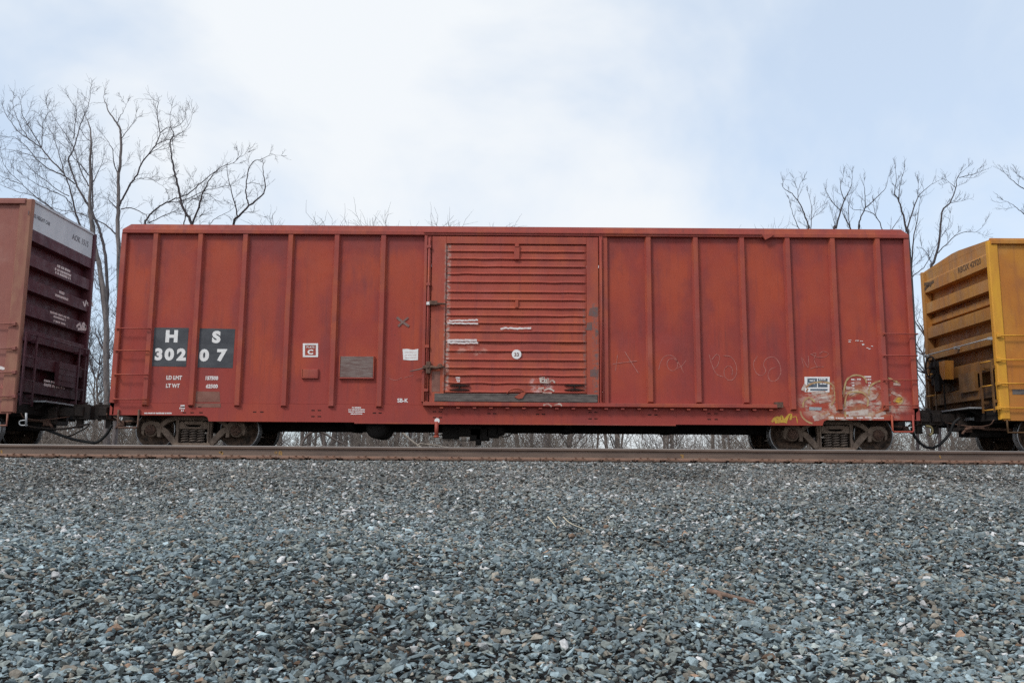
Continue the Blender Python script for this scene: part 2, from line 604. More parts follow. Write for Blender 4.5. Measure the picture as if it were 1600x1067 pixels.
xs = np.linspace(-45, 45, 181)
ys = np.concatenate([np.linspace(-6, 3, 10), np.linspace(3.4, 30, 110)])
XX, YY = np.meshgrid(xs, ys)
ZZ = ballast_z(XX, YY) - .030
nv = len(xs)
verts = np.stack([XX, YY, ZZ], -1).reshape(-1, 3)
fc = [(j * nv + i, j * nv + i + 1, (j + 1) * nv + i + 1, (j + 1) * nv + i) for j in range(len(ys) - 1) for i in range(nv - 1)]
me = bpy.data.meshes.new('ballast_bed')
me.from_pydata(verts.tolist(), [], fc)
me.materials.append(M['bed'])
bed = link_mesh('ballast_bed', me)
bed['kind'] = 'structure'

# stone shapes: convex hulls of random points in flattened boxes
import bmesh


def stone_mesh(i):
    r = random.Random(100 + i)
    bm = bmesh.new()
    fx, fy, fz = 1.0, r.uniform(.62, .95), r.uniform(.30, .62)
    for _ in range(r.randint(9, 13)):
        while True:
            p = Vector((r.uniform(-1, 1), r.uniform(-1, 1), r.uniform(-1, 1)))
            if .55 < p.length < 1.12:
                break
        bm.verts.new((p.x * fx * .5, p.y * fy * .5, p.z * fz * .5))
    res = bmesh.ops.convex_hull(bm, input=bm.verts)
    bmesh.ops.delete(bm, geom=[v for v in bm.verts if not v.link_faces], context='VERTS')
    m_ = bpy.data.meshes.new('stone')
    bm.to_mesh(m_)
    bm.free()
    m_.materials.append(M['stone'])
    return m_


STONES = [stone_mesh(i) for i in range(22)]
stone_col = bpy.data.collections.new('stone_shapes')       # not linked to the scene: only a source for the gravel
for i, m_ in enumerate(STONES):
    stone_col.objects.link(bpy.data.objects.new('shape_%02d' % i, m_))


def scatter(x0f, y0, y1, dens, zj):
    """jittered points over a trapezoid |x| < x0f(y)"""
    st = 1 / math.sqrt(dens)
    P = []
    yv = y0
    while yv < y1:
        h = x0f(yv)
        n = int(2 * h / st)
        x = np.linspace(-h, h, n) + RNG.uniform(-.55, .55, n) * st
        y = yv + RNG.uniform(-.55, .55, n) * st
        P.append(np.stack([x, y], -1))
        yv += st
    return np.concatenate(P)


vw = lambda y: .66 * y + 3.2
P1 = scatter(vw, 2.6, 13.95, 1080, 0)
P2 = scatter(lambda y: 12.5, 13.95, 16.2, 420, 0)
P3 = scatter(vw, 3.0, 12.9, 55, 0)
P4 = scatter(vw, 2.6, 13.9, 300, 0)
n1, n2, n3, n4 = len(P1), len(P2), len(P3), len(P4)
PP = np.concatenate([P1, P2, P3, P4])
N = len(PP)
px_, py_ = PP[:, 0], PP[:, 1]
size = RNG.lognormal(math.log(.0455), .34, N).clip(.020, .092)
big = slice(n1 + n2, n1 + n2 + n3)
size[big] = RNG.uniform(.058, .096, n3)                     # a thin top scatter of larger pieces
size[n1 + n2 + n3:] = RNG.uniform(.014, .032, n4)            # and small chips
zz = ballast_z(px_, py_) + RNG.uniform(-.018, .014, N)
zz[big] += .012
zz[n1 + n2 + n3:] += .008
under = (py_ > NEAR_RAIL - .10) & (py_ < NEAR_RAIL + .10)
zz[under] -= .05
rot = np.stack([RNG.normal(0, .34, N), RNG.normal(0, .34, N), RNG.uniform(0, 6.283, N)], -1)
scl = np.stack([size * RNG.uniform(.85, 1.25, N), size * RNG.uniform(.8, 1.15, N), size * RNG.uniform(.75, 1.25, N)], -1)
idx = RNG.integers(0, len(STONES), N)
# colours: blue grey trap rock, some greenish and tan pieces, a few white ones; rust dust close to the rail
v = RNG.lognormal(0, .33, N)[:, None]
patch = (np.sin(px_ * .9 + 1.3 * np.sin(py_ * .8)) * np.sin(py_ * 1.15 + .6 * px_ + 2.0) + .6 * np.sin(px_ * 2.3 - py_ * 1.9) * np.sin(px_ * 1.1 + py_ * 2.7))
v = v * (1 + .16 * patch)[:, None]
tint = np.array([.184, .229, .242]) * v
k = RNG.random(N)
tint[k < .26] = (np.array([.205, .224, .208]) * v)[k < .26]
tan_ = (k > .78) & (k < .88)
tint[tan_] = (np.array([.262, .232, .190]) * v)[tan_]
warm = (k > .88) & (k < .893)
tint[warm] = (np.array([.24, .155, .105]) * v)[warm]
dust = np.clip((py_ - 6.4) / 5.2, 0, 1) ** 1.1
dust = dust * RNG.uniform(.25, 1.0, N)
tint = tint * (1 - .85 * dust[:, None]) + np.array([.178, .150, .129]) * v * .85 * dust[:, None]
# whites lie in loose drifts
drift = .5 + .5 * np.sin(px_ * 1.3 + py_ * 2.2) * np.sin(px_ * .7 - py_ * 1.6 + 1.0)
wh = RNG.random(N) < (.030 + .070 * drift ** 2) * (.45 + .8 * np.clip((py_ - 4.5) / 4, 0, 1))
wh[big] &= RNG.random(n3) < .5
tint[wh] = np.array([.62, .605, .59]) * RNG.uniform(.65, 1.15, wh.sum())[:, None]

# which of them lie in the frame, and the 300 that show largest
dx, dy, dz = px_, py_, zz - EYE.z
dep = dy * FW.y + dz * FW.z
uu = F * dx / dep
vv_ = -F * (dy * UP.y + dz * UP.z) / dep
inside = (np.abs(uu) < 790) & (vv_ < 520) & (vv_ > 150)
show = np.where(inside, size / dep, 0)
top300 = np.argsort(-show)[:300]
keep = np.ones(N, bool)
keep[top300] = False
for i in top300:
    o = link_mesh('stone', STONES[idx[i]], bed, (px_[i], py_[i], zz[i]))
    o.rotation_euler = rot[i]
    o.scale = scl[i]
    o['tint'] = [float(c) for c in tint[i]]

gm = bpy.data.meshes.new('gravel')
K = int(keep.sum())
gm.vertices.add(K)
gm.vertices.foreach_set('co', np.stack([px_, py_, zz], -1)[keep].ravel())


def attr(name, typ, data, key='vector'):
    a = gm.attributes.new(name, typ, 'POINT')
    a.data.foreach_set(key, np.ascontiguousarray(data).ravel())


attr('rot', 'FLOAT_VECTOR', rot[keep].astype(np.float32))
attr('scl', 'FLOAT_VECTOR', scl[keep].astype(np.float32))
attr('idx', 'INT', idx[keep].astype(np.int32), 'value')
attr('tint', 'FLOAT_VECTOR', tint[keep].astype(np.float32))
gravel = link_mesh('gravel', gm, bed)
gravel['kind'] = 'stuff'
ng = bpy.data.node_groups.new('gravel_scatter', 'GeometryNodeTree')
ng.interface.new_socket('Geometry', in_out='INPUT', socket_type='NodeSocketGeometry')
ng.interface.new_socket('Geometry', in_out='OUTPUT', socket_type='NodeSocketGeometry')
gi, gout = ng.nodes.new('NodeGroupInput'), ng.nodes.new('NodeGroupOutput')
ci = ng.nodes.new('GeometryNodeCollectionInfo')
ci.inputs['Collection'].default_value = stone_col
ci.inputs['Separate Children'].default_value = True
ci.inputs['Reset Children'].default_value = True
iop = ng.nodes.new('GeometryNodeInstanceOnPoints')
iop.inputs['Pick Instance'].default_value = True


def named(nm, typ):
    n = ng.nodes.new('GeometryNodeInputNamedAttribute')
    n.data_type = typ
    n.inputs['Name'].default_value = nm
    return n.outputs['Attribute']


e2r = ng.nodes.new('FunctionNodeEulerToRotation')
ng.links.new(named('rot', 'FLOAT_VECTOR'), e2r.inputs[0])
ng.links.new(gi.outputs[0], iop.inputs['Points'])
ng.links.new(ci.outputs[0], iop.inputs['Instance'])
ng.links.new(named('idx', 'INT'), iop.inputs['Instance Index'])
ng.links.new(e2r.outputs[0], iop.inputs['Rotation'])
ng.links.new(named('scl', 'FLOAT_VECTOR'), iop.inputs['Scale'])
ng.links.new(iop.outputs[0], gout.inputs[0])
md = gravel.modifiers.new('scatter', 'NODES')
md.node_group = ng

# ------------------------------------------------------------------ rails and ties
RAIL = [(-.076, -.186), (.076, -.186), (.076, -.176), (.030, -.160), (.0095, -.145), (.0088, -.060), (.020, -.050),
        (.037, -.040), (.037, -.010), (.030, -.002), (.015, 0), (-.015, 0), (-.030, -.002), (-.037, -.010),
        (-.037, -.040), (-.020, -.050), (-.0088, -.060), (-.0095, -.145), (-.030, -.160), (-.076, -.176)]


def make_rail(y, label):
    root = tag(empty('rail', (0, y, -.19)), label, 'rail')
    m_ = MB()
    m_.prism([(y + a, z) for a, z in RAIL], 'x', -40, 40)
    m_.build('running_rail', M['rail'], root)
    return root


near = make_rail(NEAR_RAIL, 'rust brown steel rail nearest the camera, along the top of the ballast')
make_rail(NEAR_RAIL + 1.51, 'steel rail hidden just behind the nearest rail, on the same empty track')
make_rail(CY - .755, 'steel rail under the near wheels of the red boxcar')
make_rail(CY + .755, 'steel rail under the far wheels of the red boxcar')

pl = MB()
pl.box(-.10, .10, -.18, .18, -.017, 0)
pl.box(-.10, .10, -.105, -.080, 0, .010)
pl.box(-.10, .10, .080, .105, 0, .010)
plate_me = pl.mesh('tie_plate', M['plate'])
spm = MB()
spm.box(-.009, .009, -.009, .009, -.05, .022)
spm.bbox(-.017, .017, -.014, .022, .016, .030)
spike_me = spm.mesh('spike', M['plate'])
anm = MB()
anm.tube(smooth_path([(0, -.100, .022), (0, -.098, -.004), (0, -.05, -.016), (0, .06, -.016), (0, .10, -.004)], 4), .013, 6)
anchor_me = anm.mesh('rail_anchor', M['plate'])
tie = MB()
tie.bbox(-.115, .115, -1.30, 1.30, -.18, 0, .012)
tie_me = tie.mesh('railroad_tie', M['tie'])
for i in range(-19, 20):
    x = i * .50 + random.uniform(-.03, .03) + .1
    t_ = link_mesh('railroad_tie', tie_me, None, (x, NY, -.2045))
    t_.rotation_euler.z = random.uniform(-.012, .012)
    tag(t_, 'dark creosoted wooden tie bedded in stones under the nearest rail', 'railroad tie', 'ties under the near track')
    p_ = link_mesh('tie_plate', plate_me, near, (x + random.uniform(-.01, .01), NEAR_RAIL, -.187))
    for sx, sy in ((-.06, -.088), (.055, -.088), (.0, .088)):
        s_ = link_mesh('spike', spike_me, p_, (WORLD[p_].x + sx, NEAR_RAIL + sy, -.180 + random.uniform(0, .008)))
        if sy > 0:
            s_.rotation_euler.z = math.pi
    for sx in (-.155, .150):
        if random.random() < .7:
            link_mesh('rail_anchor', anchor_me, near, (x + sx, NEAR_RAIL, -.186))

for pts, wd in (([(345, 705), (348, 708), (345, 713)], .03), ([(342, 707), (347, 706)], .03), ([(2, 703), (3, 712)], .03),
                ([(1063, 711), (1067, 711), (1066, 717)], .035), ([(1468, 711), (1470, 716)], .025)):
    m_ = MB()
    m_.ribbon([at(a, b_, NEAR_RAIL - .012) for a, b_ in pts], wd, NEAR_RAIL - .0118)
    m_.build('paint_mark', M['rail_paint'], near)


def text(name, s, px, py, hpx, y, mat, parent, bold=.0, wide=1.0, lean=0.0, align='CENTER', spacing=1.0, depth=.0012,
         place=None, size=None):
    cu = bpy.data.curves.new(name, 'FONT')
    cu.body = s
    cu.align_x = align
    cu.align_y = 'CENTER'
    cu.space_character = spacing
    cu.offset = bold
    cu.extrude = depth
    cu.resolution_u = 4
    tmp = bpy.data.objects.new('tmp', cu)
    COL.objects.link(tmp)
    dg = bpy.context.evaluated_depsgraph_get()
    m_ = bpy.data.meshes.new_from_object(tmp.evaluated_get(dg))
    bpy.data.objects.remove(tmp)
    bpy.data.curves.remove(cu)
    co = np.empty(len(m_.vertices) * 3)
    m_.vertices.foreach_get('co', co)
    co = co.reshape(-1, 3)
    hc = co[:, 1].max() - co[:, 1].min()
    co[:, 1] -= (co[:, 1].max() + co[:, 1].min()) / 2
    if size is None:
        size = hpx * at(px, py, y).y / F * 1.01
    k_ = size / hc
    X = co[:, 0] * k_ * wide + co[:, 1] * k_ * lean
    Zc = co[:, 1] * k_
    W = co[:, 2]
    if place is None:
        pos = at(px, py, y)
        new = np.stack([X, -W, Zc], -1)
    else:
        pos, ax = place                       # ax: world direction of the text line; depth along the end normal
        ax = Vector(ax)
        nrm = ax.cross(Vector((0, 0, 1)))
        new = np.stack([X * ax.x + W * nrm.x, X * ax.y + W * nrm.y, Zc], -1)
    m_.vertices.foreach_set('co', new.ravel())
    m_.materials.clear()
    m_.materials.append(mat)
    m_.update()
    return link_mesh(name, m_, parent, pos)


if True:
    text('paint_mark', '8', 438, 709, 9, NEAR_RAIL - .0118, M['rail_paint'], near, bold=.02)
    text('paint_mark', 'o', 431, 707, 4, NEAR_RAIL - .0118, M['rail_paint'], near, bold=.02)

# ------------------------------------------------------------------ freight truck (bogie)
AX = .886


def make_truck(parent, cx):
    """truck > side_frame, wheel (> tread), axle, bearing_cap, spring, bolster, brake_beam; x about cx"""
    t_ = empty('truck', (cx, CY, 0), parent)
    for sgn in (-1, 1):
        y0, y1 = CY + sgn * .99 - .06, CY + sgn * .99 + .06
        f = MB()
        # top member, arched
        f.prism([(cx - .74, .50), (cx - .60, .63), (cx - .42, .70), (cx + .42, .70), (cx + .60, .63), (cx + .74, .50),
                 (cx + .66, .47), (cx + .54, .56), (cx + .38, .615), (cx - .38, .615), (cx - .54, .56), (cx - .66, .47)], 'y', y0, y1)
        for s in (-1, 1):
            # diagonal tension member
            f.prism([(cx + s * .70, .50), (cx + s * .56, .43), (cx + s * .33, .17), (cx + s * .33, .085),
                     (cx + s * .42, .10), (cx + s * .66, .36), (cx + s * .74, .42)][::s], 'y', y0 + .004, y1 - .004)
            # column
            f.prism([(cx + s * .31, .64), (cx + s * .385, .64), (cx + s * .36, .33), (cx + s * .40, .15),
                     (cx + s * .33, .12), (cx + s * .30, .33)][::s], 'y', y0 + .008, y1 - .008)
            # pedestal and bearing housing
            f.prism([(cx + s * .68, .36), (cx + s * .665, .50), (cx + s * .74, .575), (cx + s * .90, .595), (cx + s * 1.04, .56),
                     (cx + s * 1.085, .46), (cx + s * 1.07, .33), (cx + s * 1.03, .30), (cx + s * 1.02, .40),
                     (cx + s * .96, .47), (cx + s * .81, .47), (cx + s * .755, .40), (cx + s * .745, .27), (cx + s * .68, .26)][::s],
                    'y', y0 - .01, y1 + .01)
            f.lathe([(.0, -.075), (.05, -.075), (.075, -.06), (.135, -.055), (.145, -.03), (.145, .1)], (cx + s * AX, CY + sgn * .99, .41),
                    'y', 20) if sgn < 0 else None
        # spring seat
        f.prism([(cx - .40, .075), (cx + .40, .075), (cx + .36, .145), (cx - .36, .145)], 'y', y0 - .05, y1 + .05)
        f.box(cx - .33, cx - .30, y0 - .03, y0 + .02, .12, .62)
        f.box(cx + .30, cx + .33, y0 - .03, y0 + .02, .12, .62)
        f.build('side_frame', M['truck'], t_)
        if sgn < 0:
            for s in (-1, 1):
                c = MB()
                c.lathe([(.0, -.10), (.045, -.098), (.052, -.085), (.095, -.08), (.108, -.065), (.108, .0)],
                        (cx + s * AX, CY - 1.03, .41), 'y', 20)
                for a in (90, 210, 330):
                    c.lathe([(0, -.10), (.018, -.10), (.018, -.06)],
                            (cx + s * AX + .068 * math.cos(R(a)), CY - 1.03, .41 + .068 * math.sin(R(a))), 'y', 6, False)
                c.build('bearing_cap', M['rusty'], t_)
            for k_ in (-1, 0, 1):
                sp_ = MB()
                n_ = 90
                pts = []
                for j in range(n_):
                    a = 2 * math.pi * 5.2 * j / (n_ - 1)
                    pts.append((cx + k_ * .165 + .066 * math.cos(a), y0 - .005 + .066 * math.sin(a), .15 + .27 * j / (n_ - 1)))
                sp_.tube(pts, .0165, 6)
                sp_.build('spring', M['spring'], t_)
            bo = MB()
            bo.bbox(cx - .29, cx + .29, y0 - .035, y1, .43, .475, .01)
            bo.bbox(cx - .20, cx + .20, y0 - .02, y1, .52, .60, .012)
            bo.prism([(cx + .12, .475), (cx + .29, .475), (cx + .29, .56), (cx + .24, .60)], 'y', y0 - .02, y1)
            bo.prism([(cx - .12, .475), (cx - .24, .60), (cx - .29, .56), (cx - .29, .475)], 'y', y0 - .02, y1)
            bo.build('bolster_end', M['truck'], t_)
    bl = MB()
    bl.box(cx - .22, cx + .22, CY - .9, CY + .9, .42, .66)
    bl.build('bolster', M['under'], t_)
    for s in (-1, 1):
        ax_ = MB()
        ax_.tube([(cx + s * AX, CY - .98, .42), (cx + s * AX, CY + .98, .42)], .08, 14)
        ax_.build('axle', M['wheel'], t_)
        br = MB()
        br.box(cx + s * .40 - .05, cx + s * .40 + .05, CY - .75, CY + .75, .30, .40)
        br.box(cx + s * .44 - .04, cx + s * .44 + .04, CY - .80, CY - .70, .22, .60)
        br.build('brake_beam', M['under'], t_)
        for sy in (-1, 1):
            wy = CY + sy * .755
            wm = MB()
            # dished plate, hub and rim; outer face towards sy
            wm.lathe([(.09, sy * .10), (.13, sy * .10), (.15, sy * .075), (.22, sy * .0), (.33, sy * .035), (.352, sy * .068),
                      (.405, sy * .070)], (cx + s * AX, wy, .42), 'y', 48)
            wm.lathe([(.405, -sy * .07), (.35, -sy * .06), (.33, -sy * .03), (.22, -sy * .02), (.12, -sy * .06)],
                     (cx + s * AX, wy, .42), 'y', 48)
            wo_ = wm.build('wheel', M['wheel'], t_)
            tr = MB()
            tr.lathe([(.398, sy * .071), (.414, sy * .071), (.419, sy * .066), (.421, -sy * .03), (.446, -sy * .042), (.446, -sy * .06),
                      (.405, -sy * .071)], (cx + s * AX, wy, .42), 'y', 64)
            tr.build('tread', M['tread'], wo_)
    return t_


def copy_tree(o, parent, loc=None):
    c = o.copy()
    COL.objects.link(c)
    c.parent = parent
    if loc is not None:
        c.location = loc
    for ch in list(o.children):
        copy_tree(ch, c)
    return c


# ------------------------------------------------------------------ the red boxcar
CX = .055
car = tag(empty('boxcar', (CX, CY, 0)), 'oxide red boxcar with corrugated sliding door, lettered H S 30207', 'boxcar')
XL, XR = -8.20, 8.31
YP = D + .072               # face of the side sheets
POST_L = [-7.48, -6.54, -5.60, -4.65, -3.68, -2.705]
POST_R = [2.84, 3.83, 4.80, 5.755, 6.70, 7.645]
SEAM = .945


def side_sheet(x0, x1, z0, z1, seed):
    r = random.Random(seed)
    nx, nz = 9, 22
    ph = [r.uniform(0, 6.28) for _ in range(6)]
    vs, fs = [], []
    for j in range(nz + 1):
        for i in range(nx + 1):
            a, b_ = i / nx, j / nz
            e = math.sin(math.pi * a) ** .8 * math.sin(math.pi * b_) ** .5
            d = (.004 + .0035 * math.sin(5 * b_ + ph[0]) + .003 * math.sin(9 * b_ + 2 * a + ph[1])
                 + .002 * math.sin(4 * a + 15 * b_ + ph[2])) * e
            vs.append((x0 + (x1 - x0) * a, YP + max(d, 0), z0 + (z1 - z0) * b_))
    for j in range(nz):
        for i in range(nx):
            q = j * (nx + 1) + i
            fs.append((q, q + 1, q + nx + 2, q + nx + 1))
    n0 = len(vs)
    m_ = MB()
    m_.add(vs, fs, True)
    # back of the sheet
    m_.add([(x0, YP + .02, z0), (x1, YP + .02, z0), (x1, YP + .02, z1), (x0, YP + .02, z1)], [(3, 2, 1, 0)])
    return m_


edges = [XL + .06] + POST_L + [-1.80]
for i in range(len(edges) - 1):
    side_sheet(edges[i], edges[i + 1], SEAM, 4.50, 40 + i).build('side_panel', M['red_panel'], car)
edges = [1.90] + POST_R + [XR - .06]
for i in range(len(edges) - 1):
    side_sheet(edges[i], edges[i + 1], SEAM, 4.50, 60 + i).build('side_panel', M['red_panel'], car)


def post_mesh(z0, z1):
    m_ = MB()
    prof = [(-.075, 0), (-.070, -.008), (-.045, -.070), (.045, -.070), (.070, -.008), (.075, 0)]
    n = len(prof)
    vs = [(x, y, z0 + (.03 if abs(y) > .03 else 0)) for x, y in prof] + [(x, y, z1) for x, y in prof]
    fs = [(i, i + 1, n + i + 1, n + i) for i in range(n - 1)] + [tuple(range(n - 1, -1, -1)), tuple(range(n, 2 * n))]
    m_.add(vs, fs)
    return m_.mesh('side_post', M['red_trim'])


pm_full = post_mesh(.872, 4.50)
pm_short = post_mesh(1.002, 4.50)
for x in POST_L:
    link_mesh('side_post', pm_full, car, (x, YP - .001, 0))
for x in POST_R:
    link_mesh('side_post', pm_full if x > 5.4 else pm_short, car, (x, YP - .001, 0))
for x0, x1 in ((XL, XL + .11), (XR - .11, XR)):
    m_ = MB()
    m_.bbox(x0, x1, D + .006, YP + .03, .93, 4.50, .012)
    m_.build('corner_post', M['red_trim'], car)

# side sill with its raised ends
m_ = MB()
YS = D + .060
poly = [(XL, .69), (-6.28, .69), (-6.20, .66), (-6.17, .575), (6.34, .575), (6.37, .66), (6.43, .69), (XR + .03, .69),
        (XR + .03, SEAM - .004), (XL, SEAM - .004)]
m_.prism(poly, 'y', YS, YS + .05)
m_.build('side_sill', M['red'], car)
m_ = MB()
m_.bbox(-3.20, 3.35, YS - .006, YS + .05, .548, .574, .003)
m_.build('sill_stiffener', M['red_trim'], car)
# far side, ends, floor and roof
m_ = MB()
m_.box(XL + .02, XR - .02, CY + 1.44, CY + 1.50, .575, 4.50)
m_.build('far_side', M['red'], car)
for s, x in ((-1, XL + .05), (1, XR - .05)):
    m_ = MB()
    prof = [(x, 4.62)]
    z = 4.45
    while z > 1.0:
        prof += [(x, z), (x + s * .05, z - .05), (x + s * .05, z - .20), (x, z - .25)]
        z -= .42
    prof += [(x, .70), (x - s * .03, .70), (x - s * .03, 4.62)]
    m_.prism(prof[::s], 'y', D + .06, CY + 1.44)
    m_.build('end_wall', M['red'], car)
m_ = MB()
m_.box(XL + .1, XR - .1, D + .10, CY + 1.43, .72, .90)
m_.build('floor', M['under'], car)
m_ = MB()
m_.prism([(D + .03, 4.66), (CY, 4.74), (CY + 1.50, 4.66), (CY + 1.50, 4.58), (D + .03, 4.58)], 'x', XL + .18, XR - .18)
m_.build('roof', M['red_trim'], car)
m_ = MB()
m_.bbox(XL + .015, XR - .01, D - .012, D + .12, 4.490, 4.575, .008)
vs = [(XL + .015, D + .01, 4.578), (XR - .01, D + .01, 4.578), (XR - .15, D + .03, 4.690), (XL + .18, D + .03, 4.690),
      (XL + .015, D + .12, 4.578), (XR - .01, D + .12, 4.578), (XR - .15, D + .12, 4.690), (XL + .18, D + .12, 4.690)]
m_.add(vs, [(0, 1, 2, 3), (4, 7, 6, 5), (0, 3, 7, 4), (1, 5, 6, 2), (3, 2, 6, 7), (0, 4, 5, 1)])
m_.build('top_chord', M['red_trim'], car)
# door track along the eave
m_ = MB()
m_.bbox(-1.86, 5.2, D - .035, D - .012, 4.535, 4.572, .004)
m_.build('upper_door_track', M['red_trim'], car)
m_ = MB()
m_.prism([(at(1190, 366, D).x, 4.54), (at(1208, 366, D).x, 4.545), (at(1205, 372, D).x, 4.50), (at(1195, 377, D).x, 4.43)], 'y', D - .035, D + .01)
m_.build('track_stop', M['red_trim'], car)
m_ = MB()
m_.bbox(-1.80, 5.40, D - .055, D + .045, .915, .992, .008)
m_.prism([(D - .055, .915), (D + .045, .915), (D + .045, .895)], 'x', -1.80, 5.40)
m_.build('lower_door_track', M['red_trim'], car)
m_ = MB()
m_.box(5.36, 5.52, D - .05, D + .06, .93, 1.04)
m_.build('track_stop', M['rusty'], car)
bt = MB()
bt.box(-.035, .035, -.03, .06, -.028, .0)
bt_me = bt.mesh('track_bracket', M['red_trim'])
for i in range(22):
    x = at(690 + i * 25.7, 640, D).x
    if x < 5.3:
        link_mesh('track_bracket', bt_me, car, (x, D - .005, .894))

rv = MB()
rv.bbox(-.035, .035, -.004, .004, -.010, .010, .003)
rivet_me = rv.mesh('sill_slot', M['hole'])
for a, b_ in ((286, 636), (298, 636), (312, 636), (288, 644.5), (300, 644.5), (314, 644.5), (398, 643.5), (409, 643.5), (489, 641), (499, 641), (489, 650.5),
              (499, 650.5), (585, 645), (594, 645), (679, 643), (688, 643), (679, 652), (688, 652), (764, 646), (773, 646), (840, 647), (849, 647),
              (922, 644), (931, 644), (922, 654), (931, 654), (1015, 648), (1025, 648), (1108, 646), (1119, 646), (1108, 655), (1119, 655)):
    p = at(a, b_, YS)
    link_mesh('sill_slot', rivet_me, car, (p.x, YS - .001, p.z))

# door ------------------------------------------------------------
YD = D + .020                # face of the door frame
door = empty('door', (.05, D, .93), car)
DL, DR = -1.685, 1.792
m_ = MB()
m_.bbox(DL, -1.385, YD - .012, YD + .05, .995, 4.475, .006)
m_.bbox(1.545, DR, YD - .012, YD + .05, .995, 4.475, .006)
m_.bbox(-1.384, 1.544, YD - .012, YD + .05, 4.315, 4.475, .006)
m_.box(-1.384, 1.544, YD + .052, YD + .056, 1.0, 4.32)
m_.build('door_frame', M['red_door'], door)
LINES = [4.300, 4.14, 3.98, 3.82, 3.66, 3.485, 3.275, 3.11, 2.935, 2.777, 2.62, 2.443, 2.237, 2.036, 1.855, 1.69, 1.535, 1.375, 1.19]
rd = random.Random(4)
for lo, hi in ((0, 6), (6, 12), (12, 18)):
    # each pressed sheet: lips above a shadow groove, with small dents
    prof = []
    for i in range(lo, hi):
        zt, zb = LINES[i], LINES[i + 1]
        h = zt - zb
        prof += [(YD + .024, zt - .001), (YD + .022, zt - .014), (YD + .012, zt - .036), (YD + .008, zb + .050), (YD - .012, zb + .026), (YD - .012, zb + .010)]
    prof.append((YD + .024, LINES[hi] + .001))
    nseg = 60
    m_ = MB()
    vs, fs = [], []
    n = len(prof)
    dents = [(rd.uniform(-1.3, 1.5), rd.uniform(LINES[hi], LINES[lo]), rd.uniform(.08, .25), rd.uniform(.008, .026)) for _ in range(7 if lo < 12 else 16)]
    for j in range(nseg + 1):
        x = -1.382 + 2.924 * j / nseg
        tp = min(1, min(j, nseg - j) / 1.5)
        for y, z in prof:
            dy_ = dz_ = 0
            for (ax_, az, ar, ad) in dents:
                q = ((x - ax_) / (ar * 1.8)) ** 2 + ((z - az) / (ar * .5)) ** 2
                if q < 4:
                    e = math.exp(-q)
                    dy_ += ad * e
                    dz_ += .35 * ad * e * math.sin(9 * x + az)
            yy = YD + .024 + (y - YD - .024) * tp + dy_ * .8
            vs.append((x, min(yy, YD + .046), z + dz_))
    for j in range(nseg):
        for i in range(n - 1):
            fs.append((j * n + i, j * n + i + 1, (j + 1) * n + i + 1, (j + 1) * n + i))
    m_.add(vs, fs)
    m_.build('door_panel', M['red_door'], door)
m_ = MB()
m_.bbox(-1.573, 1.752, YD - .034, YD + .0, 1.003, 1.172, .006)
m_.box(-1.573, 1.752, YD - .040, YD - .030, 1.150, 1.160)
m_.box(-1.573, 1.752, YD - .040, YD - .030, 1.015, 1.024)
m_.build('door_guard', M['guard'], door)


def door_box(name, px0, px1, py0, py1, proud, mat, base=None, b_=.008):
    a, c = at(px0, py1, YD), at(px1, py0, YD)
    m_ = MB()
    m_.bbox(a.x, c.x, YD - proud, YD + .03, a.z, c.z, b_)
    return m_.build(name, mat, door)


door_box('top_latch', 803, 812, 386, 406, .040, M['red_door'])
door_box('top_latch_pin', 804.5, 811, 382, 387, .052, M['red_door'])
door_box('middle_latch', 805, 810, 470, 481, .032, M['red_door'])
# fork lift pockets: two lens shaped lips with a web
for cxp in (718, 897.5):
    m_ = MB()
    for yy_ in (602, 609):
        p0, p1, pm = at(cxp - 16, yy_, YD), at(cxp + 16, yy_, YD), at(cxp, yy_, YD)
        n_ = 12
        up_ = [(p0.x + (p1.x - p0.x) * i / n_, pm.z + .022 * math.sin(math.pi * i / n_)) for i in range(n_ + 1)]
        dn_ = [(p0.x + (p1.x - p0.x) * i / n_, pm.z - .022 * math.sin(math.pi * i / n_)) for i in range(n_ - 1, 0, -1)]
        m_.prism(up_ + dn_, 'y', YD - .024, YD + .03)
    pm = at(cxp, 605.5, YD)
    m_.box(pm.x - .012, pm.x + .012, YD - .030, YD + .03, pm.z - .05, pm.z + .05)
    m_.build('fork_pocket', M['hole'], door)
m_ = MB()
arc = [at(807 + 15 * math.cos(R(a)), 617 - 10 * math.sin(R(a)), YD) for a in range(170, 9, -16)]
m_.tube([(p.x, YD - .045, p.z) for p in arc], .016, 8)
p = at(813, 616, YD)
m_.prism([(p.x + .13, p.z + .05), (p.x + .02, p.z + .03), (p.x - .12, p.z - .06), (p.x - .04, p.z - .10), (p.x + .04, p.z - .085)], 'y', YD - .056, YD - .042)
m_.build('lift_handle', M['red_door'], door)

# door jambs, lock rods and levers
for x0, x1, pr in ((-1.845, -1.700, .0), (1.806, 1.985, .0)):
    m_ = MB()
    m_.bbox(x0, x0 + (x1 - x0) * .45, D - .004, YP + .02, .995, 4.488, .008)
    m_.bbox(x0 + (x1 - x0) * .47, x1, D + .018, YP + .02, .995, 4.488, .006)
    m_.build('door_jamb', M['red_trim'], car)
m_ = MB()
m_.tube([(-1.742, D - .028, 1.02), (-1.742, D - .028, 4.42)], .019, 10)
for z in (1.2, 2.1, 3.4, 4.2):
    m_.bbox(-1.785, -1.70, D - .052, D + .01, z, z + .06, .006)
m_.build('lock_rod', M['red_trim'], car)
m_ = MB()
m_.tube([(1.845, D - .022, 1.02), (1.845, D - .022, 4.42)], .017, 10)
m_.build('lock_rod', M['red_trim'], car)
a, b_ = at(668, 475.5, D - .05), at(697, 475, D - .05)
m_ = MB()
m_.tube([a, at(680, 474.5, D - .05), b_], [.022, .026, .016], 8)
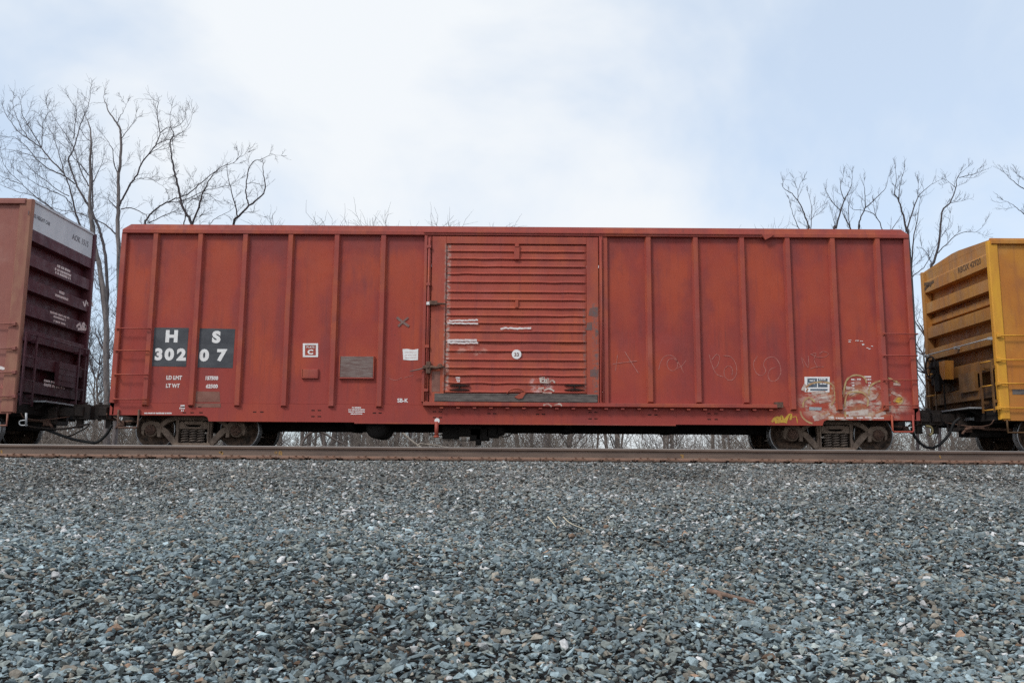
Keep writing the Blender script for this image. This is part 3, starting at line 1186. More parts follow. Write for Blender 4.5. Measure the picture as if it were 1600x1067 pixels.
m_.bbox(a.x + .02, a.x + .20, D - .075, D - .02, a.z - .015, a.z + .075, .008)
m_.build('upper_lock_arm', M['rusty'], car)
m_ = MB()
m_.bbox(a.x - .02, a.x + .045, D - .085, D - .02, a.z - .02, a.z + .045, .01)
m_.build('lock_seal', M['white'], car)
m_ = MB()
c0 = at(669, 574, D - .05)
m_.lathe([(0, -.05), (.05, -.05), (.075, -.03), (.08, .05)], (c0.x, D - .02, c0.z), 'y', 14)
m_.lathe([(.0, -.075), (.028, -.075), (.03, .0)], (c0.x, D - .02, c0.z), 'y', 10)
m_.bbox(c0.x - .11, c0.x + .06, D - .075, D - .01, c0.z - .03, c0.z + .035, .01)
m_.bbox(c0.x - .04, c0.x + .05, D - .085, D - .01, c0.z - .13, c0.z + .12, .012)
m_.tube([(c0.x, D - .06, c0.z + .02), (c0.x + .16, D - .055, c0.z - .01), (c0.x + .33, D - .05, c0.z + .02)], [.03, .034, .022], 8)
m_.lathe([(.022, -.02), (.05, -.02), (.05, .02), (.022, .02), (.022, -.02)], (c0.x + .24, D - .05, c0.z + .03), 'y', 12)
m_.build('lock_lever', M['rusty'], car)
m_ = MB()
pts = [at(665, 575, D), at(655, 577.5, D), at(641, 580.5, D)]
m_.tube([(p.x, D - .045, p.z) for p in pts], [.016, .014, .012], 8)
m_.build('lever_handle', M['board'], car)
m_ = MB()
p0, p1 = at(675, 580, D), at(687, 612, D)
m_.add([(p0.x, YD - .0145, p1.z), (p1.x, YD - .0145, p1.z), (p1.x, YD - .0145, p0.z), (p0.x, YD - .0145, p0.z)], [(0, 1, 2, 3)])
m_.build('rust_stain', M['patch'], door)
for (x0, x1, y0, y1) in ((919, 934, 481, 493), (931, 935, 515, 524), (921, 935, 577, 588), (917, 925, 505, 516)):
    p0, p1 = at(x0, y1, YD - .013), at(x1, y0, YD - .013)
    m_ = MB()
    j = lambda s: random.uniform(-s, s)
    m_.add([(p0.x + j(.02), YD - .0142, p0.z + j(.01)), (p1.x, YD - .0142, p0.z + j(.03)), (p1.x + j(.005), YD - .0142, p1.z + j(.03)),
            (p0.x + j(.04), YD - .0142, p1.z + j(.01))], [(0, 1, 2, 3)])
    m_.build('scrape', M['scuff_dark'], door)

# ladder rungs (end grab irons) and stirrup steps
for ys_, x0, x1 in (((513, 547.7, 585, 623.6), 178.5, 231), ((521.7, 555.5, 593.6, 633), 1382, 1434)):
    for yy_ in ys_:
        f0 = (yy_ - 513) / 110 * 5.5
        a, b_ = at(x0, yy_, D - .04), at(x1, yy_, D - .04)
        if x0 < 800:
            a, b_ = at(x0 + 4 - f0, yy_, D - .04), at(x1 + 2 - f0, yy_, D - .04)
        m_ = MB()
        z = (a.z + b_.z) / 2
        m_.tube([(a.x, D + .03, z), (a.x, D - .05, z), (b_.x, D - .05, z), (b_.x, D + .03, z)], .0125, 8)
        m_.bbox(a.x - .025, a.x + .025, D - .012, D + .01, z - .03, z + .03, .004)
        m_.build('grab_iron', M['red_trim'], car)
for x0, x1, y0, y1, mt in ((182, 214, 640, 668, 'rusty'), (1396, 1429, 652, 674.5, 'red_trim')):
    a, b_ = at(x0, y1, D), at(x1, y1, D)
    zt = .80
    m_ = MB()
    m_.tube([(a.x, D + .035, zt), (a.x, D + .035, a.z + .03), (a.x + .03, D + .035, a.z), (b_.x - .03, D + .035, a.z), (b_.x, D + .035, a.z + .03),
             (b_.x, D + .035, zt)], .020, 8)
    m_.bbox(a.x + .02, b_.x - .02, D + .0, D + .07, a.z - .012, a.z + .014, .004)
    m_.build('stirrup_step', M[mt], car)

# lettering -----------------------------------------------------------
YT = YP - .003


def quad(name, pts, mat, parent, y=YT, proud=0.0015):
    m_ = MB()
    P = [at(a, b_, y) for a, b_ in pts]
    P = [(p.x, p.z) for p in P]
    m_.prism(P, 'y', y - proud, y + proud)
    return m_.build(name, mat, parent)


YB = YP - .0015
quad('number_panel', [(241, 511.8), (295, 512.4), (290.8, 573), (237.3, 572)], M['stencil_black'], car, YB)
quad('number_panel', [(311.3, 513), (367.6, 514), (363.5, 575), (307.5, 574)], M['stencil_black'], car, YB)
for s, x, y, h, wd in (('H', 268.3, 525.3, 19.5, 1.12), ('S', 338, 526.5, 19.5, 1.10), ('3', 248, 553.5, 19.5, 1.02), ('0', 264.6, 553.5, 19.5, 1.12),
                       ('2', 283.5, 553.8, 19.5, 1.10), ('0', 319, 555, 19.5, 1.15), ('7', 346, 555, 19.5, 1.15)):
    text('letter' if s in 'HS' else 'numeral', s, x, y, h, YT, M['white'], car, bold=.058, wide=wd)
text('stencil_text', 'LD LMT', 272, 590, 6.4, YT, M['white_worn'], car, bold=.055, wide=.88)
text('stencil_text', '157500', 330.5, 590.7, 6.4, YT, M['white_worn'], car, bold=.055, wide=.88)
text('stencil_text', 'LT WT', 270, 602.5, 6.4, YT, M['white_worn'], car, bold=.055, wide=.88)
text('stencil_text', '62500', 331, 603.3, 6.4, YT, M['white_worn'], car, bold=.055, wide=.95)
text('stencil_text', 'SB-K', 629, 625.5, 6.2, YT, M['white'], car, bold=.03, wide=1.0)
p_ = .9
for (x0, x1, y0, y1) in ((473.2, 497, 536.5, 539), (473.2, 497, 555.3, 557.8), (473.2, 476.6, 539.1, 555.2), (493.6, 497, 539.1, 555.2)):
    quad('plate_frame', [(x0, y0), (x1, y0), (x1, y1), (x0, y1)], M['white'], car)
text('stencil_text', 'PLATE', 485.2, 542.3, 3.6, YT, M['white_worn'], car, bold=.03, wide=.95)
text('stencil_text', 'C', 485, 549.8, 7.8, YT, M['white'], car, bold=.05, wide=1.25)


def stencil_line(x0, x1, y, h, mat=None, parent=None, yy=None, name='stencil_line'):
    """a line of lettering too small to read: word-sized runs of short strokes"""
    mat = mat or M['white_worn']
    m_ = MB()
    yy = yy or YT
    x = x0
    while x < x1 - .3:
        wch = random.uniform(1.1, 2.0)
        a, b_ = at(x, y + h / 2, yy), at(min(x + wch, x1), y - h / 2, yy)
        m_.box(a.x, b_.x, yy - .0012, yy + .0012, a.z + random.uniform(0, .004), b_.z - random.uniform(0, .004))
        x += wch + (.25 if random.random() < .75 else 1.0)
    return m_.build(name, mat, parent or car)


YSS = YS - .002
for i, (x0, x1) in enumerate(((550, 564), (544.5, 570), (544.5, 570), (548, 566))):
    stencil_line(x0, x1, 636.6 + 3.3 * i, 2.0, M['white'], yy=YSS)
stencil_line(225.5, 268.5, 645.4, 2.4, M['white'], yy=YSS)
for i, (x0, x1) in enumerate(((282, 289), (280.5, 289), (283, 287))):
    stencil_line(x0, x1, 633.6 + 4.0 * i, 2.8, M['white'], yy=YSS)
quad('touch_up_patch', [(302.5, 611), (343, 612), (344, 628), (301.5, 628)], M['patch'], car, YB)
quad('touch_up_patch', [(302, 629.8), (344.5, 630), (345.2, 636.5), (302.5, 636)], M['patch'], car, YSS)
# routing boards
for (x0, x1, y0, y1, pr, mt, nm) in ((531, 583.5, 557, 589.5, .045, 'board', 'routing_board'), (472.5, 496, 577, 588.8, .035, 'red_trim', 'route_card_board')):
    a, b_ = at(x0, y1, YP - pr), at(x1, y0, YP - pr)
    m_ = MB()
    m_.bbox(a.x, b_.x, YP - pr, YP + .005, a.z, b_.z, .006)
    o = m_.build(nm, M[mt], car)
    f = MB()
    f.bbox(a.x - .02, b_.x + .02, YP - pr - .012, YP, a.z - .028, a.z - .001, .004)
    f.bbox(a.x - .026, a.x - .002, YP - pr - .006, YP, a.z + .002, b_.z + .01, .004)
    f.bbox(b_.x + .002, b_.x + .02, YP - pr - .006, YP, a.z + .002, b_.z + .01, .004)
    f.build('board_frame', M['red_trim'], o)
# paper placard, torn
m_ = MB()
pp = [(629, 545.5), (636, 545), (645, 546.5), (653.5, 545), (653, 562.5), (641, 563), (630, 562), (629.5, 553)]
P = [at(a, b_, YT) for a, b_ in pp]
m_.prism([(p.x, p.z) for p in P], 'y', YT - .0012, YT + .001)
m_.build('paper_placard', M['white'], car)
for yy_ in (550.5, 555, 559):
    stencil_line(633, 650, yy_, .7, M['chalk'], yy=YT - .0024)
m_ = MB()
m_.ribbon([at(620, 496, YT), at(629, 503, YT), at(639, 510, YT)], .045, YT)
m_.ribbon([at(638, 496, YT), at(629, 503, YT), at(622, 510, YT)], .045, YT - .0008)
m_.build('chalk_cross', M['chalk_grey'], car)
# right hand data panel
quad('data_panel', [(1257, 588.6), (1296.4, 588.6), (1296, 612.6), (1257.5, 612.4)], M['white'], car, YB)
for (x0, x1, y0, y1) in ((1261.5, 1276.5, 591, 605), (1278, 1293, 591, 605), (1266, 1293, 607.3, 610.3)):
    quad('data_field', [(x0, y0), (x1, y0), (x1, y1), (x0, y1)], M['panel_blue'], car, YT)
for (x0, x1, y) in ((1265, 1273, 594.5), (1280, 1290, 592.6), (1263, 1274, 599), (1281, 1291, 599.5)):
    stencil_line(x0, x1, y, 2.0, M['white'], yy=YT - .0024)
for (x0, x1, y) in ((1349, 1361, 588.6), (1330, 1336, 592.8), (1354, 1361, 593), (1331, 1335, 598), (1357, 1361, 598), (1331, 1335, 602),
                    (1357, 1361, 602), (1331, 1335, 606.5), (1339, 1345, 592.5), (1331, 1341, 611), (1356, 1361, 607)):
    stencil_line(x0, x1, y, 2.6, M['white_worn'], yy=YT)
for (x0, x1) in ((1295, 1303), (1306, 1318), (1322, 1333), (1339, 1349), (1352, 1362), (1365, 1381)):
    stencil_line(x0, x1, 652.6 + random.uniform(-.5, .5), 2.6, M['white_worn'], yy=YSS)
for (x0, x1, y) in ((1326, 1330, 531.6), (1326, 1330, 534.2), (1336.5, 1342, 532.2), (1344, 1348, 533), (1347, 1351, 537.5), (1347, 1350, 539), (1354, 1357, 543.6),
                    (1357, 1360, 545), (1361, 1364, 540.8)):
    stencil_line(x0, x1, y, 1.3, M['white'], yy=YT)
quad('data_plate', [(1264.5, 635.5), (1284, 636.2), (1283, 641), (1264, 640.5)], M['galv'], car, YSS, .004)
# door lettering
YDT = YD - .0165
for (x0, x1, y, h) in ((702, 747, 500.6, 2.6), (699, 747, 505.2, 2.6), (699, 745, 531.5, 3.4), (699, 747, 535.6, 3.0), (782, 830, 513, 3.0)):
    m_ = MB()
    n_ = 16
    vs = []
    for i in range(n_ + 1):
        xx = x0 + (x1 - x0) * i / n_
        yc = y + (random.uniform(-.7, .7) if y < 540 and h < 3.2 else random.uniform(-.3, .3)) + (-(i / n_ - .5) * 1.4 if y < 501 else 0)
        for s in (-.5, .5):
            p = at(xx, yc - s * h * random.uniform(.75, 1.1), YDT)
            vs.append((p.x, YDT, p.z))
    m_.add(vs, [(2 * i, 2 * i + 2, 2 * i + 3, 2 * i + 1) for i in range(n_)])
    m_.build('door_stencil', M['white_worn'], door)
for x0, x1, y in ((712, 719, 590), (713, 719, 593.2), (714, 718.5, 596)):
    stencil_line(x0, x1, y, 1.8, M['white'], door, YDT)
m_ = MB()
p = at(807.2, 553.6, YDT)
m_.lathe([(0, -.003), (.095, -.003), (.098, 0)], (p.x, YDT, p.z), 'y', 28, False)
m_.build('number_disc', M['white'], door)
text('disc_text', '33', 807.2, 553.8, 6, YDT - .0045, M['chalk_grey'], door, bold=.03)


def scribble(name, strokes, wid, mat, parent, y, smooth=True):
    m_ = MB()
    for k_, st in enumerate(strokes):
        P = [at(a, b_, y) for a, b_ in st]
        P = smooth_path(P, 5) if smooth else P
        m_.ribbon(P, wid, y - .0003 * k_)
    return m_.build(name, mat, parent)


def c5(l):                      # strokes measured on an enlargement of the right hand panels
    return [(920 + a / 2.807, 340 + b_ / 2.807) for a, b_ in l]


scribble('chalk_drawing', [c5([(126, 600), (122, 635), (116, 672)]), c5([(158, 588), (185, 632), (217, 682)]), c5([(105, 642), (160, 634), (211, 628)])],
         .013, M['chalk'], car, YT)
scribble('chalk_drawing', [c5([(306, 668), (316, 630), (338, 606), (366, 606), (386, 626), (388, 654), (372, 671), (352, 664), (343, 643), (350, 624), (372, 618),
                               (396, 640), (416, 680)]), c5([(388, 660), (408, 650), (426, 626)])], .013, M['chalk'], car, YT)
scribble('chalk_drawing', [c5([(527, 600), (540, 645), (560, 685), (590, 698)]), c5([(540, 622), (560, 600), (574, 612), (566, 645), (552, 660)]),
                           c5([(590, 605), (622, 610), (644, 640), (648, 680), (634, 708), (610, 712), (594, 690), (596, 662), (614, 650), (630, 664), (628, 690)])],
         .013, M['chalk'], car, YT)
scribble('chalk_drawing', [c5([(740, 606), (722, 640), (734, 680), (760, 692), (776, 672), (766, 644), (780, 618), (812, 612), (836, 640), (842, 680), (826, 710),
                               (800, 716), (786, 694), (796, 666), (820, 656)])], .013, M['chalk'], car, YT)
scribble('chalk_drawing', [[(1252, 558), (1256, 574)], [(1254, 560), (1263, 574), (1263, 556)], [(1268, 553), (1275, 552), (1272, 562), (1277, 574)],
                           [(1266, 576), (1276, 573), (1287, 573)], [(1266, 553), (1278, 558), (1290, 557), (1294, 552), (1286, 549), (1280, 553)]],
         .011, M['chalk'], car, YT)
scribble('chalk_mark', [[(608, 591), (618, 594), (628, 590)], [(646, 586), (632, 590)]], .010, M['chalk'], car, YT)
# faded spray lettering low on the right hand end


def c6(l):
    return [(1200 + a / 2.6675, 340 + b_ / 2.6675) for a, b_ in l]


scribble('spray_tag', [c6([(146, 790), (150, 765), (172, 750), (196, 768)]), c6([(158, 708), (176, 694), (205, 686), (240, 686), (268, 696), (278, 722), (280, 752), (264, 782)]),
                       c6([(316, 748), (318, 712), (330, 674), (362, 656), (398, 664), (412, 690)]), c6([(318, 790), (328, 740), (352, 726), (396, 730), (416, 756), (414, 786)]),
                       c6([(420, 742), (424, 706), (446, 688), (468, 680)]), c6([(500, 668), (520, 676), (548, 690)]), c6([(160, 724), (166, 712)]),
                       c6([(524, 768), (540, 746), (562, 752), (556, 772), (536, 778)])],
         .036, M['yellow_spray'], car, YT - .0036)
scribble('spray_tag', [c6([(134, 806), (144, 832), (166, 850), (186, 858)]), c6([(320, 806), (324, 830)])], .036, M['yellow_spray'], car, YSS - .001)
scribble('spray_tag', [[(1270, 652), (1282, 649)], [(1272, 656), (1286, 652), (1296, 645)], [(1322, 645), (1350, 642), (1362, 641)],
                       [(1326, 648), (1356, 646)], [(1368, 650), (1384, 644)]],
         .06, M['white_spray'], car, YSS - .0008)
scribble('spray_tag', [[(1268, 614), (1290, 612)], [(1274, 622), (1296, 621)], [(1280, 628), (1298, 625)], [(1324, 630), (1340, 627), (1352, 629)],
                       [(1357, 624), (1366, 622), (1372, 614)], [(1356, 632), (1374, 630)], [(1396, 600), (1407, 601)], [(1393, 612), (1408, 620)],
                       [(1322, 606), (1334, 607)], [(1326, 616), (1334, 612)], [(1258, 600), (1254, 610)]],
         .055, M['white_spray'], car, YT - .0008)
scribble('spray_tag', [[(1398, 624), (1404, 622), (1410, 624), (1404, 627), (1399, 626)]], .05, M['gold_spray'], car, YT - .002)
scribble('yellow_tag', [[(1206, 659), (1213, 652), (1219, 655), (1211, 660)], [(1208, 655), (1222, 658), (1230, 652)], [(1216, 661), (1221, 650), (1226, 660)],
                        [(1228, 661), (1231, 650), (1236, 648), (1235, 656)]], .045, M['gold_spray'], car, YSS - .0012)
scribble('yellow_tag', [[(1238, 652), (1244, 651), (1246, 661)]], .015, M['gold_spray'], car, YSS - .0012)
scribble('door_graffiti', [[(844, 590), (845, 598)], [(844, 591), (850, 590), (846, 594)], [(851, 592), (852, 597), (856, 592), (858, 597), (863, 594), (867, 598)],
                           [(845, 597), (858, 598)]], .035, M['white_spray'], door, YDT - .002)
scribble('door_graffiti', [[(841, 607), (850, 606)], [(845, 607), (846, 613)], [(850, 610), (858, 607), (866, 611)], [(848, 613), (862, 614)]],
         .035, M['white_spray'], door, YDT - .002)
scribble('track_scrape', [[(849, 633), (856, 631), (862, 635)], [(866, 633), (874, 631), (878, 634)]], .03, M['white_spray'], car, D - .0555)
for (x0, x1, y) in ((1183, 1186, 351.5), (1168, 1178, 0),):
    pass

# underframe ------------------------------------------------------------
m_ = MB()
m_.box(XL + .25, XR - .25, CY - .25, CY + .25, .44, .718)
for x in (-3.4, -1.2, 1.2, 3.4):
    m_.prism([(D + .12, .60), (CY - .26, .42), (CY + .26, .42), (CY + 1.4, .60), (CY + 1.4, .716), (D + .12, .716)], 'x', x - .07, x + .07)
m_.build('centre_sill', M['under'], car)
m_ = MB()
m_.lathe([(0, -.62), (.17, -.60), (.215, -.52), (.215, .52), (.17, .60), (0, .62)], (at(593, 680, CY - .7).x, CY - .62, .47), 'y', 24)
m_.build('air_reservoir', M['under'], car)
bv = MB()
bx = at(745, 685, CY - .8).x
for (a, b_, z0, z1) in ((-.72, -.38, .27, .56), (-.40, .10, .33, .56), (-.14, .26, .24, .50), (-.02, .09, .15, .40), (.20, .46, .30, .54), (.40, .58, .36, .52)):
    bv.bbox(bx + a, bx + b_, CY - .95, CY - .6, z0, z1, .02)
bv.tube([(bx - .72, CY - .9, .24), (bx + .05, CY - .9, .235)], .008, 6)
bv.tube(smooth_path([(bx + .4, CY - .9, .36), (bx + .6, CY - .9, .32), (bx + .75, CY - .9, .40)], 4), .014, 6)
bv.tube([(bx + .5, CY - .9, .42), (bx + .85, CY - .9, .39)], .012, 6)
bv.tube([(bx - 1.0, CY - .9, .36), (bx - .55, CY - .9, .345)], .014, 6)
bv.build('brake_valve', M['under'], car)
p0, p1 = at(682, 663, D + .03), at(683.5, 682, D + .03)
m_ = MB()
m_.tube([(p0.x, D + .07, p0.z + .06), (p0.x, D + .07, p1.z)], .040, 12)
m_.lathe([(.0, -.02), (.055, -.02), (.055, .02), (0, .02)], (p0.x, D + .07, p1.z), 'z', 12)
m_.build('drain_pipe', M['red_trim'], car)
p = at(683, 657.2, YS)
m_ = MB()
m_.lathe([(0, -.002), (.052, -.002), (.054, .002)], (p.x, YS - .008, p.z), 'y', 20, False)
m_.build('white_dot', M['white'], car)

truck = make_truck(car, -6.61)
copy_tree(truck, car, Vector((6.735, CY, 0)) - WORLD[car])


def make_coupler(parent, x0, dirn, hose_to=None):
    """shank from the end sill at x0 and a knuckle head pointing along dirn"""
    z = .84
    c = MB()
    s = dirn
    L = .62
    xa, xb = sorted((x0 - s * .35, x0 + s * L))
    c.box(xa, xb, CY - .08, CY + .08, z - .10, z + .08)
    hx = x0 + s * L
    c.prism([(hx - s * .06, CY - .14), (hx + s * .14, CY - .19), (hx + s * .30, CY - .15), (hx + s * .24, CY + .02), (hx + s * .10, CY + .06),
             (hx + s * .28, CY + .20), (hx + s * .18, CY + .25), (hx - s * .06, CY + .14)][::int(s)], 'z', z - .17, z + .15)
    c.bbox(min(hx, hx + s * .2), max(hx, hx + s * .2), CY - .235, CY - .15, z - .12, z + .09, .02)
    c.lathe([(0, -.20), (.035, -.20), (.035, .20), (0, .20)], (hx + s * .20, CY - .12, z), 'z', 10)
    c.box(min(hx - s * .02, hx + s * .10), max(hx - s * .02, hx + s * .10), CY - .05, CY + .05, z - .36, z - .17)
    c.build('coupler', M['coupler'], parent)
    dg_ = MB()
    xa, xb = sorted((x0 + s * .02, x0 + s * .26))
    dg_.bbox(xa, xb, CY - .26, CY + .26, z + .10, z + .19, .02)
    dg_.bbox(xa, xb, CY - .27, CY - .18, z - .22, z + .10, .02)
    dg_.box(xa, xb, CY + .18, CY + .27, z - .22, z + .10)
    dg_.bbox(xa, xb, CY - .26, CY + .26, z - .30, z - .22, .02)
    dg_.build('coupler_carrier', M['coupler'], parent)
    ac = MB()
    ac.tube(smooth_path([(x0 - s * .3, CY - .42, .62), (x0 + s * .10, CY - .45, .60), (x0 + s * .25, CY - .45, .52), (x0 + s * .30, CY - .45, .46)], 4), .028, 8)
    ac.bbox(min(x0 + s * .10, x0 + s * .22), max(x0 + s * .10, x0 + s * .22), CY - .50, CY - .40, .50, .62, .015)
    ac.build('angle_cock', M['rusty'], parent)
    st = MB()
    xa, xb = sorted((x0 - s * .25, x0 + s * .08))
    st.box(xa, xb, CY - .32, CY + .32, z - .24, z + .20)
    st.box(min(x0 - s * .2, x0 + s * .02), max(x0 - s * .2, x0 + s * .02), CY - 1.35, CY + 1.35, z - .12, z + .12)
    st.build('end_sill', M['under'], parent)
    lev = MB()
    lev.tube(smooth_path([(x0 + s * .10, CY - 1.35, .72), (x0 + s * .12, CY - 1.2, .62), (x0 + s * .16, CY - .6, .62), (x0 + s * .5, CY - .16, .72)], 4), .013, 6)
    lev.build('uncoupling_lever', M['rusty'], parent)


make_coupler(car, XL, -1)
make_coupler(car, XR, 1)


def hose(parent, pts, y, r=.030):
    m_ = MB()
    m_.tube(smooth_path([at(a, b_, y) for a, b_ in pts], 6), r, 10)
    return m_.build('air_hose', M['rubber'], parent)


hose(car, [(175, 664), (168, 676), (158, 687), (148, 692)], CY - .45)
hose(car, [(1424, 668), (1430, 683), (1444, 697), (1458, 700)], CY - .45)

# ------------------------------------------------------------------ neighbouring cars


def end_band_profile(x, s, zs, top, bottom, deep, flare=.045):
    """profile (x, z) of a corrugated end: zs = list of (ztop, zbottom) of the bands that stand proud; s = outward"""
    prof = [(x, top)]
    for zt, zb in zs:
        prof += [(x - s * deep, zt + flare), (x, zt), (x, zb), (x - s * deep, zb - .030)]
    prof += [(x - s * deep, bottom)]
    return prof


def neighbour(kind):
    left = kind == 'left'
    s = 1 if left else -1                                  # outward direction of the end that shows
    XE = -10.16 if left else 9.99                          # plane of the end
    far_x = XE - s * 15.6
    top = 5.20 if left else 4.47
    eave = 5.23 if left else 4.51
    YE = D + (2.86 if left else 3.02)                      # far side
    if left:
        root = tag(empty('boxcar', (XE - s * 7.8, CY, 0)), 'maroon boxcar with a white band across its corrugated end, at the left edge', 'boxcar')
        msid, mend, mpost = M['maroon_side'], M['maroon'], M['maroon_post']
    else:
        root = tag(empty('boxcar', (XE - s * 7.8, CY, 0)), 'yellow boxcar with grimy corrugated end, at the right edge', 'boxcar')
        msid, mend, mpost = M['yellow'], M['yellow_end'], M['yellow_post']
    xa, xb = sorted((far_x, XE - s * (.24 if left else .17)))
    m_ = MB()
    m_.box(xa, xb, D + .035, D + .07, .78, top)
    m_.build('side_sheet', msid, root)
    m_ = MB()
    m_.box(xa, xb, YE - .07, YE - .03, .78, top)
    m_.build('far_side', msid, root)
    m_ = MB()
    m_.prism([(D + .03, top + .01), (CY, top + (.10 if not left else .06)), (YE - .03, top + .01), (YE - .03, top - .06), (D + .03, top - .06)], 'x',
             min(far_x, XE - s * .10), max(far_x, XE - s * .10))
    m_.build('roof', msid, root)
    m_ = MB()
    xc = sorted((far_x, XE - s * (.10 if left else .02)))
    m_.bbox(xc[0], xc[1], D - .035, D + .05, eave - .13, eave - .035, .012)
    m_.bbox(xc[0], xc[1], D - .005, D + .05, eave - .034, eave, .006)
    m_.build('top_chord', msid, root)
    m_ = MB()
    xc = sorted((far_x, XE - s * .03))
    m_.box(xc[0], xc[1], D + .020, D + .055, .70, 1.02)
    m_.build('side_sill', msid, root)
    # corner posts
    for y0, y1, nm in ((D - .004, D + .10, 'near'), (YE - .10, YE + .004, 'far')):
        m_ = MB()
        xc = sorted((XE - s * (.24 if left else .17), XE + s * .035))
        m_.bbox(xc[0], xc[1], y0, y1, .72, top + (.02 if left else -.02), .02)
        m_.build('corner_post', mpost if nm == 'near' else mend, root)
    ya, yb = D + .102, YE - .102
    if left:
        zs = [(4.60, 4.36), (4.075, 3.825), (3.545, 3.30), (3.02, 2.77), (2.49, 2.25), (1.96, 1.71), (1.42, 1.18)]
        prof = [(XE - .02, 4.605), (XE, 4.600), (XE, 4.36), (XE - .19, 4.345)]
        for zt, zb in zs[1:]:
            prof += [(XE - .19, zt + .06), (XE, zt), (XE, zb), (XE - .19, zb - .015)]
        prof += [(XE - .19, .80), (XE - .22, .80), (XE - .22, 4.605)]
        m_ = MB()
        m_.prism(prof, 'y', ya, yb)
        m_.build('end_wall', mend, root)
        m_ = MB()
        m_.box(XE - .14, XE - .015, ya, yb, 4.607, 5.185)
        m_.build('white_band', M['band_white'], root)
        m_ = MB()
        m_.box(XE - .12, XE + .012, ya, yb, 5.187, 5.235)
        m_.build('end_cap', M['band_white'], root)
    else:
        zs = [(4.19, 3.93), (3.67, 3.42), (3.08, 2.82), (2.54, 2.29), (1.98, 1.75), (1.44, 1.20)]
        prof = [(XE + .045, 4.42), (XE + .045, 4.225), (XE, 4.19), (XE, 3.93), (XE + .18, 3.915)]
        for i_, (zt, zb) in enumerate(zs[1:]):
            if i_ == 1:
                prof += [(XE + .18, zt + .25), (XE + .11, zt + .22), (XE + .11, zt + .09)]
            prof += [(XE + .18, zt + .06), (XE, zt), (XE, zb), (XE + .18, zb - .015)]
        prof += [(XE + .18, .80), (XE + .21, .80), (XE + .21, 4.42)]
        m_ = MB()
        m_.prism(prof[::-1], 'y', ya, yb)
        m_.build('end_wall', mend, root)
        m_ = MB()
        m_.prism([(D + .02, 4.421), (D + .02, 4.49), (CY - .15, 4.585), (CY + .15, 4.585), (YE - .02, 4.47), (YE - .02, 4.421)], 'x', XE + .043, XE + .16)
        m_.build('gable', mend, root)
    # ladders on the end
    lad = [(D + .10, D + .52), (YE - .52, YE - .10)]
    for (y0, y1) in lad:
        xl = XE + s * .10
        m_ = MB()
        zt_ = 2.40 if left else 1.96
        for yy_ in (y0, y1):
            xx = sorted((xl - s * .012, xl + s * .012))
            m_.box(xx[0], xx[1], yy_ - .028, yy_ + .028, .88, zt_)
            for z in (1.1, zt_ - .15):
                xq = sorted((XE - s * .02, xl - s * .013))
                m_.box(xq[0], xq[1], yy_ - .028, yy_ + .028, z - .03, z + .03)
        lo_ = m_.build('end_ladder', mend if left else M['yellow_end'], root)
        for i_ in range(4 if left else 3):
            z = zt_ - .03 - i_ * (.48 if left else .50)
            r_ = MB()
            r_.tube([(xl, y0 - .02, z), (xl, y1 + .02, z)], .014, 8)
            r_.build('rung', mend if left else M['yellow_post'], lo_)
    # long grab bar
    m_ = MB()
    if left:
        m_.tube([(XE + .11, D + .50, 2.37), (XE + .11, YE - .50, 2.37)], .013, 8)
    else:
        m_.tube([(XE - .10, D + .10, 2.40), (XE - .10, YE - .06, 2.40)], .014, 8)
        for yy_ in (D + .12, CY, YE - .08):
            m_.box(XE - .11, XE + .01, yy_ - .03, yy_ + .03, 2.37, 2.43)
    m_.build('grab_bar', mend if left else M['galv'], root)
    # crossover platform
    m_ = MB()
    xq = sorted((XE - s * .0, XE + s * .34))
    m_.box(xq[0], xq[1], D + .62, YE - .42, .985, 1.015)
    pl_ = m_.build('crossover_platform', M['galv'], root)
    m_ = MB()
    for yy_ in (D + .8, CY, YE - .7):
        m_.prism([(XE, .98), (XE + s * .30, .98), (XE, .80)][::s], 'y', yy_ - .02, yy_ + .02)
    m_.build('platform_bracket', M['under'], pl_)
    # side grab irons
    for yy_ in ((506, 544, 581.5, 619) if left else (524, 562, 599, 637)):
        xe_ = at(22 if left else 1562, yy_, D - .05)
        xo = xe_.x - s * .60
        m_ = MB()
        m_.tube([(xe_.x, D + .03, xe_.z), (xe_.x, D - .05, xe_.z), (xo, D - .05, xe_.z), (xo, D + .03, xe_.z)], .014, 8)
        xq = sorted((xe_.x - .05, xe_.x + .03))
        m_.bbox(xq[0], xq[1], D - .06, D + .02, xe_.z - .035, xe_.z + .035, .006)
        m_.build('grab_iron', mpost if not left else msid, root)
    # step, underframe
    m_ = MB()
    m_.box(min(far_x, XE), max(far_x, XE), CY - .28, CY + .28, .42, .80)
    xq = sorted((XE - s * .35, XE - s * .05))
    m_.box(xq[0], xq[1], D + .15, YE - .15, .68, .86)
    m_.build('centre_sill', M['under'], root)
    m_ = MB()
    xs0 = XE - s * .10
    xs1 = XE - s * .52
    m_.tube([(xs0, D + .035, .80), (xs0, D + .035, .46), (xs1, D + .035, .46), (xs1, D + .035, .80)], .022, 8)
    m_.build('stirrup_step', mpost if left else M['yellow_end'], root)
    make_coupler(root, XE, s)
    return root, XE, s, YE


lc, LXE, ls, LYE = neighbour('left')
rc, RXE, rs, RYE = neighbour('right')
copy_tree(truck, lc, Vector((-12.05, CY, 0)) - WORLD[lc])
copy_tree(truck, rc, Vector((11.95, CY, 0)) - WORLD[rc])

